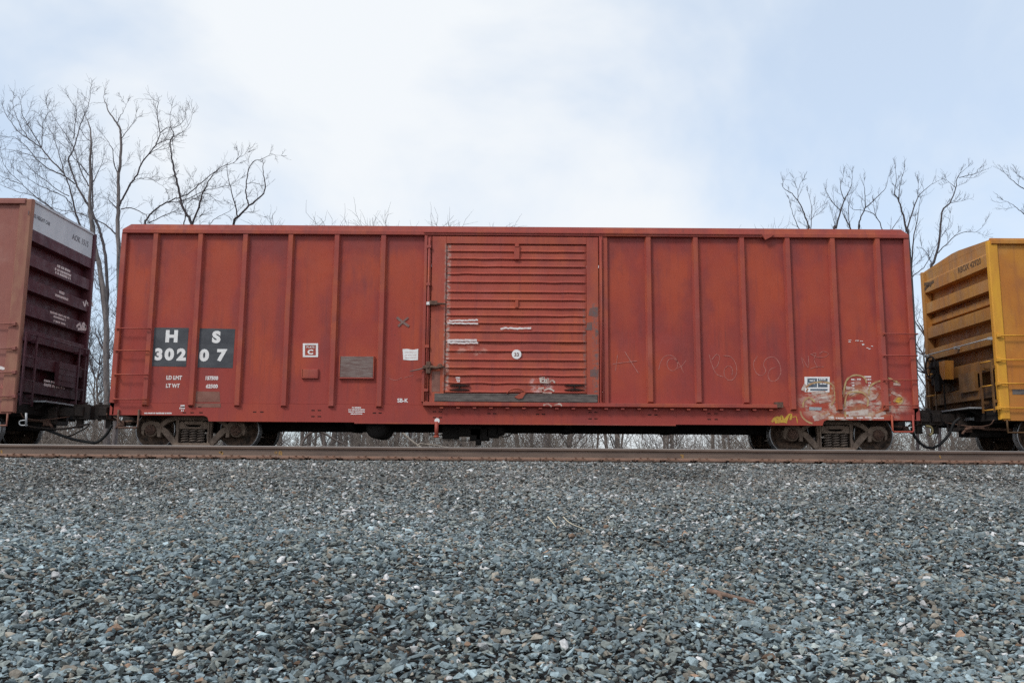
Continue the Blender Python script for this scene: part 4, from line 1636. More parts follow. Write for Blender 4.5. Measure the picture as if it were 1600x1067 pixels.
# writing on the ends; the line of text runs along the end
for s_, px_c, py_c, h_, mt, pl_x in (('EXCESS HEIGHT CAR', 61.5, 341.5, .085, 'grey_text', LXE - .0125), ('AOK 1515', 126, 376, .135, 'grey_text', LXE - .0125)):
    p = at_x(px_c, py_c, pl_x)
    text('end_text', s_, 0, 0, 0, 0, M[mt], lc, bold=.015, place=(p, (0, 1, 0)), size=h_, wide=.80 if len(s_) > 10 else .95)
p = at_x(1514, 415.5, RXE - .003)
text('end_text', 'RBOX 42920', 0, 0, 0, 0, M['brown_text'], rc, bold=.012, place=(p, (0, -1, 0)), size=.135, wide=.95)


def end_lines(parent, xpl, rows, mat, s):
    for (px0, px1, py0, py1, h) in rows:
        a, b_ = at_x(px0, py0, xpl), at_x(px1, py1, xpl)
        m_ = MB()
        y0, y1 = sorted((a.y, b_.y))
        z = (a.z + b_.z) / 2
        yv = y0
        while yv < y1:
            wv = random.uniform(.035, .07)
            m_.box(xpl - .0015, xpl + .0015, yv, min(yv + wv, y1), z - h / 2, z + h / 2)
            yv += wv + random.choice((.012, .012, .012, .04))
        m_.build('stencil_line', mat, parent)


O = (0, 300, 5.93)
row = lambda l, o: [(o[0] + a / o[2], o[0] + c / o[2], o[1] + b_ / o[2], o[1] + d / o[2], h) for a, b_, c, d, h in l]
end_lines(lc, LXE + .003, row([(530, 685, 650, 735, .055), (508, 715, 660, 775, .055), (512, 750, 655, 800, .055), (550, 925, 595, 945, .06), (512, 955, 632, 998, .055)], O),
          M['white_worn'], 1)
O2 = (0, 470, 4.444)
end_lines(lc, LXE + .003, row([(348, 78, 480, 120, .045), (372, 108, 455, 135, .045), (372, 140, 455, 162, .045), (305, 555, 382, 565, .045), (305, 582, 448, 604, .06)], O2),
          M['white_worn'], 1)


def end_scribble(parent, xpl, pts_list, wid, mat, o):
    m_ = MB()
    for k_, st in enumerate(pts_list):
        P = smooth_path([at_x(o[0] + a / o[2], o[1] + b_ / o[2], xpl) for a, b_ in st], 4)
        for i in range(len(P) - 1):
            t_ = (P[i + 1] - P[i]).normalized()
            nn = Vector((0, -t_.z, t_.y)) * wid / 2
            vs = [P[i] - nn, P[i] + nn, P[i + 1] + nn, P[i + 1] - nn]
            m_.add([(xpl + .0002 * ((i + k_) % 5), v_.y, v_.z) for v_ in vs], [(0, 1, 2, 3)])
    m_.build('spray_tag', mat, parent)


end_scribble(lc, LXE + .003, [[(770, 1015), (785, 1060)], [(785, 1060), (800, 1005)], [(805, 1025), (835, 1062)], [(815, 1060), (845, 1015), (862, 1062)]], .05, M['white_worn'], O)
end_scribble(lc, LXE + .003, [[(530, 180), (555, 160), (560, 190)], [(565, 190), (580, 155), (600, 200)], [(575, 180), (628, 178)], [(605, 165), (628, 210)], [(540, 195), (625, 200)]],
             .06, M['white_worn'], O2)
end_scribble(rc, RXE - .006, [[(135, 560), (170, 520), (230, 470)], [(150, 545), (180, 505), (205, 510)], [(140, 500), (200, 490)]], .07, M['brown_text'], (1420, 360, 5.93))
# left car: brake step board and small boards on the end
for (a, b_, c, d) in ((415, 395, 535, 525),):
    p0, p1 = at_x(a / 4.444, 470 + b_ / 4.444, LXE + .08), at_x(c / 4.444, 470 + d / 4.444, LXE + .08)
    m_ = MB()
    m_.box(LXE + .0, LXE + .09, p0.y, p1.y, 1.42, 1.95)
    for z in (1.55, 1.68, 1.81):
        m_.box(LXE + .088, LXE + .098, p0.y + .02, p1.y - .02, z - .012, z + .012)
    m_.build('equipment_box', M['maroon'], lc)
# right car: hand brake housing, wheel, board, label
p = at_x(1476, 578, RXE - .15)
m_ = MB()
m_.prism([(p.y - .14, p.z + .20), (p.y + .14, p.z + .20), (p.y + .13, p.z - .05), (p.y + .03, p.z - .22), (p.y - .09, p.z - .22)], 'x', RXE - .20, RXE - .005)
m_.build('brake_housing', M['yellow'], rc)
m_ = MB()
m_.bbox(RXE - .10, RXE - .002, p.y + .20, p.y + .75, p.z - .28, p.z + .26, .03)
m_.box(RXE - .16, RXE - .10, p.y + .28, p.y + .50, p.z - .45, p.z + .12)
m_.tube([(RXE - .14, p.y + .1, p.z - .2), (RXE - .14, p.y + .1, .90)], .02, 8)
m_.build('brake_rigging', M['under'], rc)
p = at_x(1457, 574, RXE - .20)
m_ = MB()
ring = [(RXE - .24, p.y + .25 * math.cos(R(a)), p.z + .25 * math.sin(R(a))) for a in range(0, 361, 20)]
m_.tube(ring, .018, 8)
for a in range(0, 360, 60):
    m_.tube([(RXE - .22, p.y, p.z), (RXE - .24, p.y + .25 * math.cos(R(a)), p.z + .25 * math.sin(R(a)))], .012, 6)
m_.lathe([(0, -.06), (.05, -.06), (.06, .12)], (RXE - .21, p.y, p.z), 'x', 12)
m_.build('brake_wheel', M['under'], rc)
p0, p1 = at_x(1498, 582, RXE - .06), at_x(1525, 612, RXE - .06)
m_ = MB()
yq = sorted((p0.y, p1.y))
m_.box(RXE - .07, RXE - .002, yq[0], yq[1], 1.38, 1.80)
m_.build('end_board', M['yellow_end'], rc)
p = at_x(1512, 655, RXE - .1)
m_ = MB()
m_.box(RXE - .14, RXE - .04, p.y - .16, p.y + .16, p.z - .03, p.z + .03)
m_.build('air_pipe_fitting', M['galv'], rc)
hose(rc, [(1500, 653), (1490, 662), (1483, 678), (1470, 693), (1458, 700)], CY - .45)
m_ = MB()
m_.tube(smooth_path([(RXE + .2, CY - .62, .56), (RXE - .1, CY - .6, .60), (RXE - .25, CY - .5, .56)], 4), .035, 8)
m_.tube([(RXE + 1.6, CY - .6, .55), (RXE + .1, CY - .6, .57)], .03, 8)
m_.build('train_pipe', M['rusty'], rc)
p = at(1455, 673, CY - .45)
m_ = MB()
m_.tube(smooth_path([(p.x - .12, p.y, p.z + .10), (p.x, p.y, p.z + .08), (p.x + .02, p.y, p.z - .04), (p.x - .05, p.y, p.z - .10)], 4), .028, 8)
m_.build('glad_hand', M['brass'], car)
hose(lc, [(65, 668), (90, 678), (118, 687), (148, 692)], CY - .45)
m_ = MB()
m_.tube(smooth_path([at(38, 664, CY - .5), at(60, 668, CY - .5), at(100, 670, CY - .5), at(140, 662, CY - .5)], 5), .022, 8)
m_.tube(smooth_path([at(64, 666, CY - .3), at(100, 682, CY - .3), at(128, 672, CY - .3), at(140, 664, CY - .3)], 5), .016, 8)
m_.build('train_pipe', M['coupler'], lc)
m_ = MB()
m_.tube([at(41, 645, D + .1), at(41, 666, D + .1)], .022, 8)
m_.tube(smooth_path([at(41, 656, D + .1), at(31, 658, D + .1), at(32, 664, D + .1), at(43, 664, D + .1)], 4), .013, 6)
m_.build('cut_lever', M['galv'], lc)
p = at(1590, 612, D + .02)
m_ = MB()
m_.box(p.x - .10, p.x + .8, D + .030, D + .034, p.z - .055, p.z + .05)
m_.build('stencil_patch', M['guard'], rc)
scribble('white_tag', [[(-8, 574), (2, 576), (14, 575)], [(0, 573), (12, 577)]], .04, M['white_worn'], lc, D + .030)
scribble('white_tag', [[(-6, 602), (4, 606), (12, 602)], [(2, 600), (6, 610)]], .02, M['chalk'], lc, D + .030)

# ------------------------------------------------------------------ trees
TR = random.Random(23)


def tube_fast(V, Fc, pts, r0, r1, sides):
    n = len(pts)
    b0 = len(V)
    for i in range(n):
        a = pts[max(i - 1, 0)]
        c = pts[min(i + 1, n - 1)]
        tx, ty, tz = c[0] - a[0], c[1] - a[1], c[2] - a[2]
        L = math.sqrt(tx * tx + ty * ty + tz * tz) or 1e-6
        tx, ty, tz = tx / L, ty / L, tz / L
        if abs(ty) < .9:
            ux, uy, uz = tz, 0.0, -tx
        else:
            ux, uy, uz = 0.0, tz, -ty
        l2 = math.sqrt(ux * ux + uy * uy + uz * uz) or 1e-6
        ux, uy, uz = ux / l2, uy / l2, uz / l2
        wx, wy, wz = ty * uz - tz * uy, tz * ux - tx * uz, tx * uy - ty * ux
        rr = r0 + (r1 - r0) * i / (n - 1)
        for k_ in range(sides):
            an = 2 * math.pi * k_ / sides
            ca, sa = math.cos(an) * rr, math.sin(an) * rr
            p = pts[i]
            V.append((p[0] + ux * ca + wx * sa, p[1] + uy * ca + wy * sa, p[2] + uz * ca + wz * sa))
    for i in range(n - 1):
        for k_ in range(sides):
            k2 = (k_ + 1) % sides
            q = b0 + i * sides
            Fc.append((q + k_, q + k2, q + sides + k2, q + sides + k_))


def rand_dir(t, spread, lift):
    """direction leaving a limb with tangent t at roughly angle spread, bent upwards"""
    r = Vector((TR.gauss(0, 1), TR.gauss(0, 1), TR.gauss(0, 1)))
    r = (r - t * r.dot(t))
    if r.length < 1e-4:
        r = Vector((0, 0, 1))
    r.normalize()
    d = t * math.cos(spread) + r * math.sin(spread) + Vector((0, 0, lift))
    return d.normalized()


def twig(V, Fc, p, d, L, r, depth, lift=.12):
    n = 4 if depth > 0 else 3
    pts = [tuple(p)]
    q = Vector(p)
    dd = d.copy()
    spots = []
    for i in range(n):
        dd = (dd + Vector((TR.gauss(0, .13), TR.gauss(0, .13), TR.gauss(0, .13) + lift * .35))).normalized()
        q = q + dd * (L / n)
        pts.append(tuple(q))
        spots.append((q.copy(), dd.copy()))
    tube_fast(V, Fc, pts, r, max(r * .45, .0026), 3)
    if depth > 0:
        for q_, d_ in spots:
            for _ in range(1 if depth == 1 else 2):
                if TR.random() < .85:
                    twig(V, Fc, q_, rand_dir(d_, TR.uniform(.45, 1.0), lift), L * TR.uniform(.32, .6), r * .6, depth - 1, lift)


def to_mesh(name, V, Fc, mat):
    m_ = bpy.data.meshes.new(name)
    m_.from_pydata(V, [], Fc)
    m_.polygons.foreach_set('use_smooth', [True] * len(Fc))
    m_.materials.append(mat)
    return m_


def limb_tree(name, label, limbs, y, base, trunk_id=0, bark='bark_dark', density=1.0, twig_len=1.0, group='bare trees behind the train', ext=None,
              cat='tree', lift=.16, dens_from=.25):
    """limbs: (points in the photograph, start width px, end width px); trunk goes down to the ground at base (px of the foot)"""
    V1, F1, V2, F2 = [], [], [], []
    pxm = y / F * 1.0
    built = []
    for li, (pts, w0, w1) in enumerate(limbs):
        # each limb drifts in depth on its own
        slope = 0 if li == trunk_id else TR.uniform(-.45, .45)
        P = []
        acc = 0
        start = 0.0
        near_ = [(math.hypot(a - pts[0][0], b_ - pts[0][1]), d_) for a, b_, d_ in built]
        if near_ and li != trunk_id:
            q_ = min(near_)
            start = q_[1] if q_[0] < 14 else 0.0
        for j, (a, b_) in enumerate(pts):
            if j:
                acc += math.hypot(a - pts[j - 1][0], b_ - pts[j - 1][1]) * pxm
            P.append(at(a, b_, y + start + slope * acc * .8))
            if j:
                for f_ in (.25, .5, .75, 1.0):
                    built.append((pts[j - 1][0] + (a - pts[j - 1][0]) * f_, pts[j - 1][1] + (b_ - pts[j - 1][1]) * f_, start + slope * acc * .8))
        if li == trunk_id:
            foot = Vector((at(base, 600, y).x, y, -1.9))
            P = [foot, foot.lerp(P[0], .5) + Vector((.12, 0, 0))] + P
        S = smooth_path(P, 4)
        # small crookedness
        S = [S[0]] + [s_ + Vector((TR.gauss(0, .010), TR.gauss(0, .010), TR.gauss(0, .010))) for s_ in S[1:]]
        r0, r1 = w0 * pxm / 2 * 1.03, w1 * pxm / 2 * .9
        tube_fast(V1 if li == trunk_id else V2, F1 if li == trunk_id else F2, [tuple(s_) for s_ in S], r0 * (1.25 if li == trunk_id else 1), r1, 7 if w0 > 2.5 else 5)
        # side twigs
        tot = sum((S[i + 1] - S[i]).length for i in range(len(S) - 1))
        lim = tot * (1 - dens_from) if li != trunk_id else max(tot - 9.5, tot * .15)
        run = 0
        i = 0
        nextd = tot * dens_from * TR.random() if li != trunk_id else tot * .55
        while i < len(S) - 1:
            seg = (S[i + 1] - S[i]).length
            while nextd < run + seg and nextd < tot:
                f_ = (nextd - run) / seg
                p = S[i].lerp(S[i + 1], f_)
                t_ = (S[i + 1] - S[i]).normalized()
                along = nextd / tot
                L = twig_len * TR.uniform(.30, 1.0) * (1.1 - .40 * along)
                twig(V2, F2, p, rand_dir(t_, TR.uniform(.5, 1.2), lift * .6), L, .0066 * (1.25 - .4 * along), 2 if TR.random() < .45 else 1, lift)
                nextd += TR.uniform(.16, .42) / density
            run += seg
            i += 1
        # spray at the tip
        t_ = (S[-1] - S[-2]).normalized()
        for _ in range(3):
            twig(V2, F2, S[-1], rand_dir(t_, TR.uniform(.1, .6), lift), twig_len * TR.uniform(.25, .6), .006, 1, lift)
    foot = Vector((at(base, 600, y).x, y, -1.9))
    root = tag(empty(name, foot), label, cat, group)
    for nm, V, Fc, mt in (('trunk', V1, F1, bark), ('crown', V2, F2, 'twig' if bark != 'bark_dark' else 'bark_dark')):
        V = [(a - foot.x, b_ - foot.y, c - foot.z) for a, b_, c in V]
        link_mesh(nm, to_mesh(nm, V, Fc, M[mt]), root, foot)
    return root


def ca(l):
    return [(a / 4.445, 120 + b_ / 4.445) for a, b_ in l]


def cb(l):
    return [(180 + a / 4.446, 120 + b_ / 4.446) for a, b_ in l]


def cc(l):
    return [(1150 + a / 3.556, 230 + b_ / 3.556) for a, b_ in l]


T1 = [([(168, 640), (166, 560), (166, 500), (160, 440), (152, 400), (144, 360)] + ca([(625, 900), (630, 780), (628, 600), (630, 480), (632, 400), (615, 320), (590, 270)]), 9, .9),
      ([(170, 560), (158, 450), (150, 390)] + ca([(645, 1000), (645, 900), (640, 700), (642, 560), (640, 470)]), 5, .8),
      (ca([(645, 735), (690, 640), (720, 565)]), 1.6, .5),
      ([(166, 520), (168, 460), (166, 410), (160, 375)] + ca([(690, 1060), (640, 940), (600, 870), (545, 780), (510, 690), (475, 575), (500, 530), (530, 440), (560, 330), (600, 240), (620, 170), (635, 60)]), 5.5, .6),
      (ca([(660, 1280), (600, 1120), (560, 1040), (520, 930), (505, 850), (480, 760), (445, 670), (410, 545), (365, 400), (315, 320)]), 4.2, .5),
      (ca([(520, 745), (445, 690), (340, 640), (270, 590), (205, 510), (130, 440), (75, 415), (10, 440)]), 2.4, .4),
      (ca([(445, 670), (350, 575), (290, 500), (210, 440), (130, 385), (80, 320), (45, 270), (15, 200)]), 2.6, .4),
      (ca([(290, 500), (235, 400), (190, 330), (155, 260), (145, 190), (150, 150)]), 1.8, .4),
      (ca([(210, 440), (150, 360), (110, 270), (90, 190), (95, 130)]), 1.5, .4),
      (ca([(290, 490), (295, 400), (298, 330), (330, 245), (320, 170)]), 1.6, .4),
      (ca([(615, 760), (560, 650), (520, 520), (455, 400), (390, 310), (330, 210)]), 2.0, .4),
      (ca([(480, 830), (420, 800), (340, 740), (250, 670), (180, 600), (150, 550)]), 1.7, .4),
      (ca([(500, 890), (440, 830), (350, 790), (260, 750), (170, 690), (100, 640)]), 1.7, .4),
      (ca([(560, 1090), (470, 990), (350, 910), (230, 820), (150, 740), (60, 660), (20, 590), (0, 500)]), 1.9, .5),
      (ca([(820, 1110), (770, 1060), (700, 1010), (610, 970), (520, 940), (400, 920), (300, 890)]), 2.6, .5),
      (ca([(480, 1000), (380, 930), (240, 830), (110, 795), (0, 745), (-60, 720)]), 1.6, .4),
      (ca([(150, 750), (60, 715), (0, 690), (-60, 670)]), 1.2, .4),
      (ca([(620, 690), (560, 610), (510, 560), (440, 480), (370, 420), (310, 370)]), 1.6, .4),
      (ca([(510, 430), (520, 330), (530, 230), (500, 180), (480, 150)]), 1.5, .4),
      (ca([(630, 450), (590, 420), (560, 370), (545, 340)]), 1.2, .4),
      (ca([(350, 575), (250, 560), (130, 520), (0, 495)]), 1.3, .4),
      ([(162, 470), (158, 455), (150, 450), (146, 436)], 2.2, .6), ([(170, 560), (158, 540), (150, 520), (148, 505)], 3.0, .8),
      ([(168, 600), (156, 585), (146, 570)], 2.0, .5)]
limb_tree('bare_tree', 'tall bare tree fanning leftwards above the gap between maroon and red boxcars', T1, 31.5, 168, bark='bark_pale', density=1.25)
T2 = [([(186, 420)] + ca([(820, 1067), (822, 950), (825, 850), (822, 700), (835, 600), (842, 450), (835, 370), (810, 320), (770, 265), (740, 210), (725, 165), (720, 130)]), 6.5, .5),
      (ca([(840, 440), (880, 380), (940, 310), (945, 250)]), 1.4, .4), (ca([(815, 320), (830, 280), (860, 240), (885, 180)]), 1.4, .4),
      (ca([(820, 690), (795, 610), (780, 510), (745, 445), (700, 390)]), 1.8, .4),
      (ca([(830, 900), (850, 850), (900, 760), (950, 680)]) + cb([(40, 880), (70, 800), (130, 710), (190, 590), (240, 530), (290, 460), (310, 390), (300, 330), (290, 240), (300, 180), (270, 160)])[3:], 3.2, .5),
      (cb([(280, 480), (330, 450), (390, 430), (450, 395), (510, 340), (540, 250)]), 1.5, .4), (cb([(315, 390), (360, 355), (430, 345), (480, 300), (490, 240)]), 1.4, .4),
      (cb([(240, 540), (320, 485), (385, 455)]), 1.2, .4), (ca([(815, 920), (755, 855)]), 2.2, 1.2),
      (ca([(840, 920), (900, 910), (970, 935)]) + cb([(110, 920), (190, 925), (215, 960), (220, 990)])[2:], 1.8, 1.0),
      (cb([(130, 720), (180, 702), (240, 705), (300, 740), (350, 775)]), .9, .4)]
limb_tree('bare_tree', 'bare tree with one straight trunk rising behind the left roof corner of the red boxcar', T2, 30.5, 186, bark='bark_pale', density=1.0, twig_len=.85)
T3 = [([(304, 420)] + cb([(530, 1025), (495, 955), (460, 880), (445, 800), (420, 690), (405, 620), (390, 520), (380, 455), (405, 400), (385, 350), (380, 300), (395, 210)]), 4.5, .4),
      (cb([(405, 400), (400, 450), (410, 500)]), 1.3, .4), (cb([(530, 1030), (545, 1000), (590, 880), (610, 810), (640, 740), (675, 680)]), 3.6, 1.6),
      (cb([(475, 1040), (490, 950), (490, 860)]), 2.2, .8),
      (cb([(440, 650), (430, 670), (415, 690)]), 1.2, .5), (cb([(590, 880), (560, 800), (540, 700)]), 1.0, .4), (cb([(500, 880), (560, 840), (640, 810), (690, 850)]), 1.2, .4)]
limb_tree('bare_tree', 'bare forked tree with dark broken limbs above the lettered end of the red boxcar', T3, 29.5, 306, density=1.3, twig_len=.75)
T3b = [([(226, 420)] + cb([(205, 1040), (220, 990), (250, 950), (300, 910), (355, 875), (440, 840), (520, 805), (600, 735), (680, 670), (755, 620), (820, 600), (860, 560), (850, 510)]), 3.0, .4),
       (cb([(355, 875), (450, 865), (520, 840), (620, 795), (720, 770), (800, 750), (870, 710)]), 1.6, .4),
       (cb([(230, 1020), (330, 970), (420, 930), (470, 890)]), 1.6, .4), (cb([(820, 600), (860, 560), (925, 530)]), .9, .3)]
limb_tree('bare_tree', 'low bare tree whose long limb sweeps right across the dark forked tree', T3b, 29.9, 226, density=1.5, twig_len=.7)
T4 = [([(360, 420)] + cb([(820, 1025), (860, 970), (930, 895), (1015, 830), (1045, 760), (1030, 680), (1027, 610)]), 4.2, 1.0),
      (cb([(930, 895), (912, 830), (910, 750), (925, 660), (960, 590), (1020, 575), (1080, 545), (1150, 548)]), 2.4, .3),
      (cb([(850, 975), (830, 880), (800, 770), (775, 645)]), 2.4, .9), (cb([(640, 1050), (660, 1025), (720, 970), (800, 930), (830, 900)]), 1.3, .4),
      (cb([(890, 945), (960, 945), (1030, 975)]), .8, .3), (cb([(910, 745), (960, 738), (1010, 755)]), .9, .3)]
limb_tree('bare_tree', 'small bare tree with claw-shaped broken limbs right of the forked tree', T4, 30.2, 352, density=.9, twig_len=.55)
T5 = [(cc([(405, 500), (405, 450), (380, 370), (350, 310), (310, 260), (265, 230), (260, 190)]), 3.0, .4), (cc([(345, 300), (345, 240), (370, 180)]), 1.2, .4),
      (cc([(355, 460), (315, 370), (295, 290)]), 1.4, .4), (cc([(415, 460), (420, 350), (400, 250)]), 1.4, .4), (cc([(420, 400), (450, 350), (490, 320)]), .9, .3)]
limb_tree('bare_tree', 'bare tree leftmost of those above the right part of the red roof', T5, 33, 1262, density=.85, twig_len=.65, lift=.3)
T6 = [(cc([(550, 500), (555, 450), (580, 360), (610, 280), (640, 220), (645, 150)]), 3.6, .5), (cc([(580, 350), (530, 300), (500, 240)]), 1.6, .4),
      (cc([(645, 470), (615, 410), (590, 370)]), 2.4, 1.4), (cc([(635, 460), (625, 350), (640, 260)]), 1.6, .5), (cc([(555, 450), (530, 360)]), 1.2, .4),
      (cc([(600, 290), (580, 220), (600, 150)]), 1.5, .4)]
limb_tree('bare_tree', 'bare tree with a dense upright brush of twigs, second from left above the right roof', T6, 32.5, 1306, density=.95, twig_len=.7, lift=.35)
T7 = [(cc([(685, 500), (685, 450), (690, 400), (720, 340), (780, 280), (830, 230), (850, 150)]), 3.0, .4), (cc([(720, 340), (715, 250), (710, 190)]), 1.6, .4),
      (cc([(820, 470), (775, 380), (720, 355), (650, 345), (630, 320)]), 1.6, .4), (cc([(775, 380), (765, 310)]), 1.1, .4)]
limb_tree('bare_tree', 'open bare tree forking right, third from left above the right roof', T7, 33.5, 1342, density=.8, twig_len=.65, lift=.35)
T8 = [(cc([(960, 520), (950, 470), (930, 380), (905, 300), (880, 250), (890, 190), (885, 110)]), 4.0, .4), (cc([(905, 300), (910, 220), (935, 120)]), 1.8, .4),
      (cc([(945, 470), (990, 330), (1010, 280), (1070, 220), (1140, 180)]), 2.4, .4), (cc([(850, 480), (920, 380)]), 1.4, .5),
      (cc([(975, 690), (985, 520), (1010, 400), (1025, 290)]), 2.6, .5), (cc([(1010, 280), (1015, 200)]), 1.1, .4)]
limb_tree('bare_tree', 'tall bare tree with crossing limbs above the right roof corner of the red boxcar', T8, 31.5, 1422, density=.85, twig_len=.65, lift=.35)
T9 = [(cc([(1085, 720), (1100, 640), (1130, 520), (1145, 360), (1190, 310), (1220, 230), (1235, 160), (1290, 110)]), 4.4, .4), (cc([(1240, 170), (1320, 150), (1350, 120)]), 1.2, .3),
      (cc([(1120, 590), (1140, 570), (1200, 510), (1270, 470), (1340, 470), (1385, 420)]), 1.9, .3), (cc([(960, 750), (990, 710), (1040, 670), (1090, 590), (1115, 540)]), 1.9, .6),
      (cc([(1085, 640), (1060, 590), (1030, 550)]), 1.4, .6), (cc([(1190, 310), (1250, 300)]), 1.0, .3), (cc([(1220, 225), (1170, 185)]), 1.1, .4), (cc([(1140, 500), (1180, 440), (1190, 370)]), 1.0, .3)]
limb_tree('bare_tree', 'bare tree with sinuous trunk rising between the red and yellow boxcars', T9, 30, 1455, density=.8, twig_len=.7, lift=.3)
T10 = [([(1690, 430), (1660, 380)] + cc([(1700, 440), (1600, 370), (1550, 330), (1490, 295)]), 3.0, .4), (cc([(1700, 330), (1600, 235), (1540, 190), (1490, 140)]), 2.2, .4),
       (cc([(1650, 300), (1620, 200), (1560, 150)]), 1.5, .4)]
limb_tree('bare_tree', 'bare tree reaching in from the right edge above the yellow boxcar', T10, 31, 1692, density=.9, twig_len=.7, lift=.25)


# woodland behind: prototypes of slim forest trees, then copies
def forest_tree(seed, h, r0):
    global TR
    TR = random.Random(seed)
    V1, F1, V2, F2 = [], [], [], []
    P = [Vector((0, 0, 0))]
    n = 9
    for i in range(n):
        P.append(P[-1] + Vector((TR.gauss(0, .13), TR.gauss(0, .13), h * .9 / n)))
    tube_fast(V1, F1, [tuple(p) for p in P], r0, .02, 7)
    for i in range(1, n + 1):
        for _ in range(2 if i < 4 else 3):
            if i < 3 and TR.random() < .45:
                continue
            d = rand_dir(Vector((0, 0, 1)), TR.uniform(.45, 1.1), .1)
            L = h * TR.uniform(.12, .24) * (1.25 - .06 * i)
            pts = [P[i]]
            q, dd = P[i].copy(), d.copy()
            for k_ in range(4):
                dd = (dd + Vector((TR.gauss(0, .14), TR.gauss(0, .14), TR.gauss(0, .1) + .1))).normalized()
                q = q + dd * L / 4
                pts.append(q.copy())
                for _ in range(2):
                    twig(V2, F2, q, rand_dir(dd, TR.uniform(.4, 1.0), .2), TR.uniform(.6, 1.3), .011, 1, .2)
            tube_fast(V2, F2, [tuple(p) for p in pts], r0 * .28, .010, 4)
    hz = max(v_[2] for v_ in V2)
    V1, V2 = [(a, b_, c * 12 / hz) for a, b_, c in V1], [(a, b_, c * 12 / hz) for a, b_, c in V2]
    return to_mesh('trunk', V1, F1, M['wood_bark']), to_mesh('crown', V2, F2, M['twig'])


PROTO = [forest_tree(50 + i, 12.0, r) for i, r in enumerate((.11, .15, .09, .20, .13))]
FR = random.Random(5)


def place_forest(x, y, h, label, group):
    tm, cm = PROTO[FR.randrange(len(PROTO))]
    root = tag(empty('forest_tree', (x, y, -1.9)), label, 'tree', group)
    s_ = h / 12.0
    root.scale = (max(s_, .75), max(s_, .75), s_)
    root.rotation_euler.z = FR.uniform(0, 6.28)
    a, b_ = bpy.data.objects.new('trunk', tm), bpy.data.objects.new('crown', cm)
    for o in (a, b_):
        COL.objects.link(o)
        o.parent = root
    return root


for i in range(105):
    y = FR.uniform(34, 82)
    x = FR.uniform(-.72, .72) * y
    hmax = 1.9 + (4.25 + .33) / D * y * .93 - .5            # stays below the roof line from here
    place_forest(x, y, hmax * FR.uniform(.72, 1.0), 'slim grey tree in the woods seen through the gaps beneath the train', 'woods behind the train')
for px, ptop, y, lb in ((452, 316, 52, 'leaning bare treetop showing just above the roof left of the door'), (497, 328, 58, 'fan-shaped bare treetop low above the roof, left of the door'),
                        (521, 322, 56, 'spindly bare treetop low above the roof, between two other treetops'),
                        (581, 330, 60, 'short bare treetop just above the roof nearly over the last post before the door'), (603, 318, 55, 'bare treetop with one long twig above the roof near the door'),
                        (666, 334, 70, 'first of the faint treetops above the left end of the door'), (692, 333, 72, 'second of the faint treetops above the door'),
                        (735, 327, 68, 'tallest of the faint treetops above the middle of the door'), (764, 334, 74, 'faint low treetop right of the tallest one above the door'),
                        (815, 342, 80, 'faintest treetop barely showing above the right half of the door'), (1190, 342, 66, 'faint low treetop left of the right-hand bare trees'),
                        (1213, 335, 60, 'small faint treetop beside the leftmost right-hand bare tree')):
    p = at(px, ptop, y)
    place_forest(p.x, y, p.z + 1.9, lb, None)
for o in bpy.data.objects:
    if o.get('group') is None and 'group' in o.keys():
        del o['group']


# tangled brush along the wood edge: one mass
def brush_proto(seed):
    global TR
    TR = random.Random(seed)
    V, Fc = [], []
    for _ in range(16):
        p = Vector((TR.gauss(0, .55), TR.gauss(0, .55), 0))
        d = Vector((TR.gauss(0, .35), TR.gauss(0, .35), 1)).normalized()
        L = TR.uniform(2.2, 4.6)
        pts = [p]
        q = p.copy()
        r0 = TR.uniform(.008, .020)
        for k_ in range(6):
            d = (d + Vector((TR.gauss(0, .16), TR.gauss(0, .16), TR.gauss(0, .05)))).normalized()
            q = q + d * L / 6
            pts.append(q.copy())
            if k_ > 0:
                for _ in range(2):
                    twig(V, Fc, q, rand_dir(d, TR.uniform(.4, 1.1), .05), TR.uniform(.5, 1.3), .007, 1, .05)
        tube_fast(V, Fc, [tuple(a) for a in pts], r0, .005, 3)
    return np.array(V, np.float32), np.array(Fc, np.int64)


BP = [brush_proto(200 + i) for i in range(5)]
VV, FF, base_i = [], [], 0
for i in range(250):
    V, Fc = BP[i % 5]
    y = FR.uniform(31, 60)
    x = FR.uniform(-.70, .70) * y
    if (.095 < x / y < .19 or -.255 < x / y < -.205) and FR.random() < .72:
        continue
    a = FR.uniform(0, 6.28)
    s_ = FR.uniform(.7, 1.25)
    c_, n_ = math.cos(a), math.sin(a)
    W = V * s_
    W = np.stack([W[:, 0] * c_ - W[:, 1] * n_ + x, W[:, 0] * n_ + W[:, 1] * c_ + y, W[:, 2] - 1.9], -1)
    VV.append(W)
    FF.append(Fc + base_i)
    base_i += len(V)
VV, FF = np.concatenate(VV), np.concatenate(FF)
bm_ = bpy.data.meshes.new('underbrush')
bm_.vertices.add(len(VV))
bm_.vertices.foreach_set('co', VV.ravel())
bm_.loops.add(FF.size)
bm_.loops.foreach_set('vertex_index', FF.ravel().astype(np.int32))
bm_.polygons.add(len(FF))
bm_.polygons.foreach_set('loop_start', np.arange(0, FF.size, 4, dtype=np.int32))
bm_.update(calc_edges=True)
bm_.materials.append(M['brush'])
ub = link_mesh('underbrush', bm_)
ub['kind'] = 'stuff'
ub['label'] = 'tangle of bare grey brush stems along the wood edge'

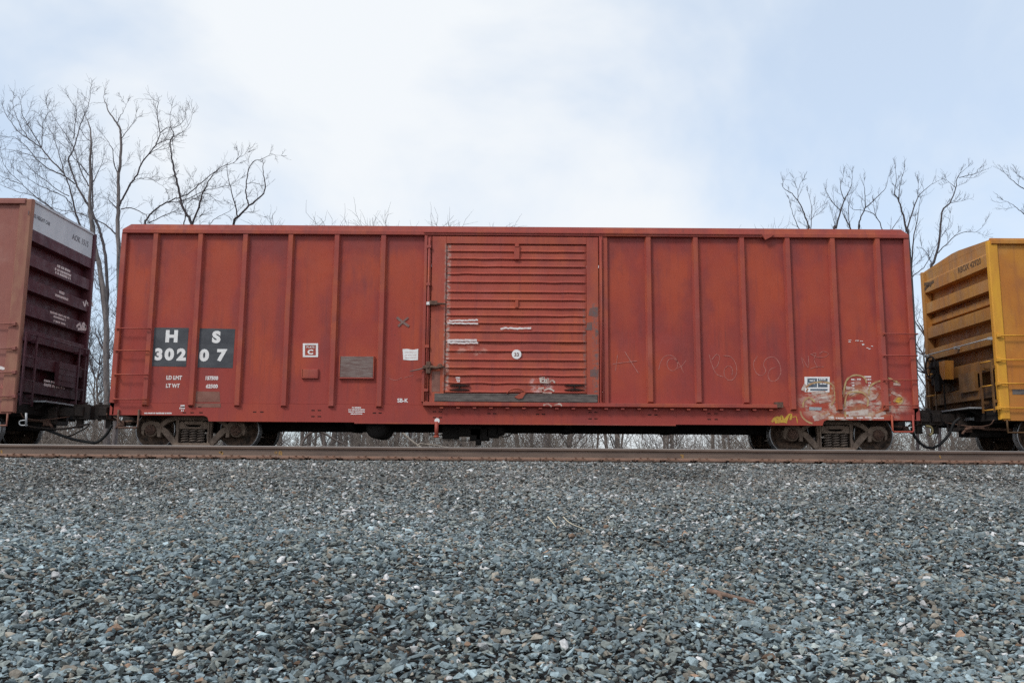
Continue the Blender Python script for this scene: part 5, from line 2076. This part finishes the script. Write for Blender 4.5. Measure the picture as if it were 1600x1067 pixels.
# bent stems that stand out from the brush below the boxcar
for nm, lb, pts, r0, mt, yy in (('leaning_sapling', 'pale leaning sapling in the brush below the boxcar, right of the air reservoir', [(600, 640), (622, 668), (640, 686), (662, 703), (690, 728)], .055, 'straw_bark', 31.0),
                                ('arched_branch', 'dark arched branch in the brush below the boxcar, right of the left truck', [(466, 735), (472, 694), (486, 676), (502, 675), (520, 685), (545, 700), (560, 725)], .06, 'wood_bark', 32.0),
                                ('bent_sapling', 'thin pale sapling bent to the right in the brush near the brake gear', [(648, 735), (652, 697), (668, 694), (700, 699), (740, 706)], .03, 'straw_bark', 30.5)):
    P = smooth_path([at(a, b_, yy) for a, b_ in pts], 6)
    if nm == 'leaning_sapling':
        P = P[::-1]
    P = [Vector((P[0].x, yy, -1.9))] + P
    m_ = MB()
    n = len(P)
    m_.tube(P, [r0 * (1 - .6 * i / n) for i in range(n)], 7)
    tag(m_.build(nm, M[mt], None, P[0]), lb, nm.split('_')[-1])

# ------------------------------------------------------------------ litter on the stones


def on_ground(px, py):
    d = ray(px, py).normalized()
    t = 2.0
    while t < 16:
        p = EYE + d * t
        if p.z < float(ballast_z(p.x, p.y)):
            break
        t += .02
    return p


def stick(name, pts, r, mat, label, lift=.02):
    P = [on_ground(a, b_) for a, b_ in pts]
    P = smooth_path([p + Vector((0, 0, lift)) for p in P], 5)
    m_ = MB()
    n = len(P)
    m_.tube(P, [r * (1 - .55 * i / n) for i in range(n)], 7)
    o = m_.build(name, mat, None, P[0])
    tag(o, label, name.split('_')[-1])
    return o


st_ = stick('broken_stick', [(1105, 931), (1123, 935), (1145, 941), (1166, 946), (1180, 951)], .019, M['dry_stick'], 'broken brown stick lying on the stones in the right foreground', .035)
m_ = MB()
q = on_ground(1124, 936)
m_.tube([q + Vector((0, 0, .035)), q + Vector((.01, -.02, -.005))], [.018, .012], 6)
m_.build('stub', M['dry_stick'], st_, WORLD[st_])
stick('curved_twig', [(880, 812), (888, 820), (899, 826), (914, 831)], .006, M['straw'], 'thin curved pale twig on the stones below the middle of the train', .03)
stick('short_twig', [(856, 812), (861, 818), (869, 828)], .008, M['straw'], 'short straight straw-coloured twig left of the curved one', .03)
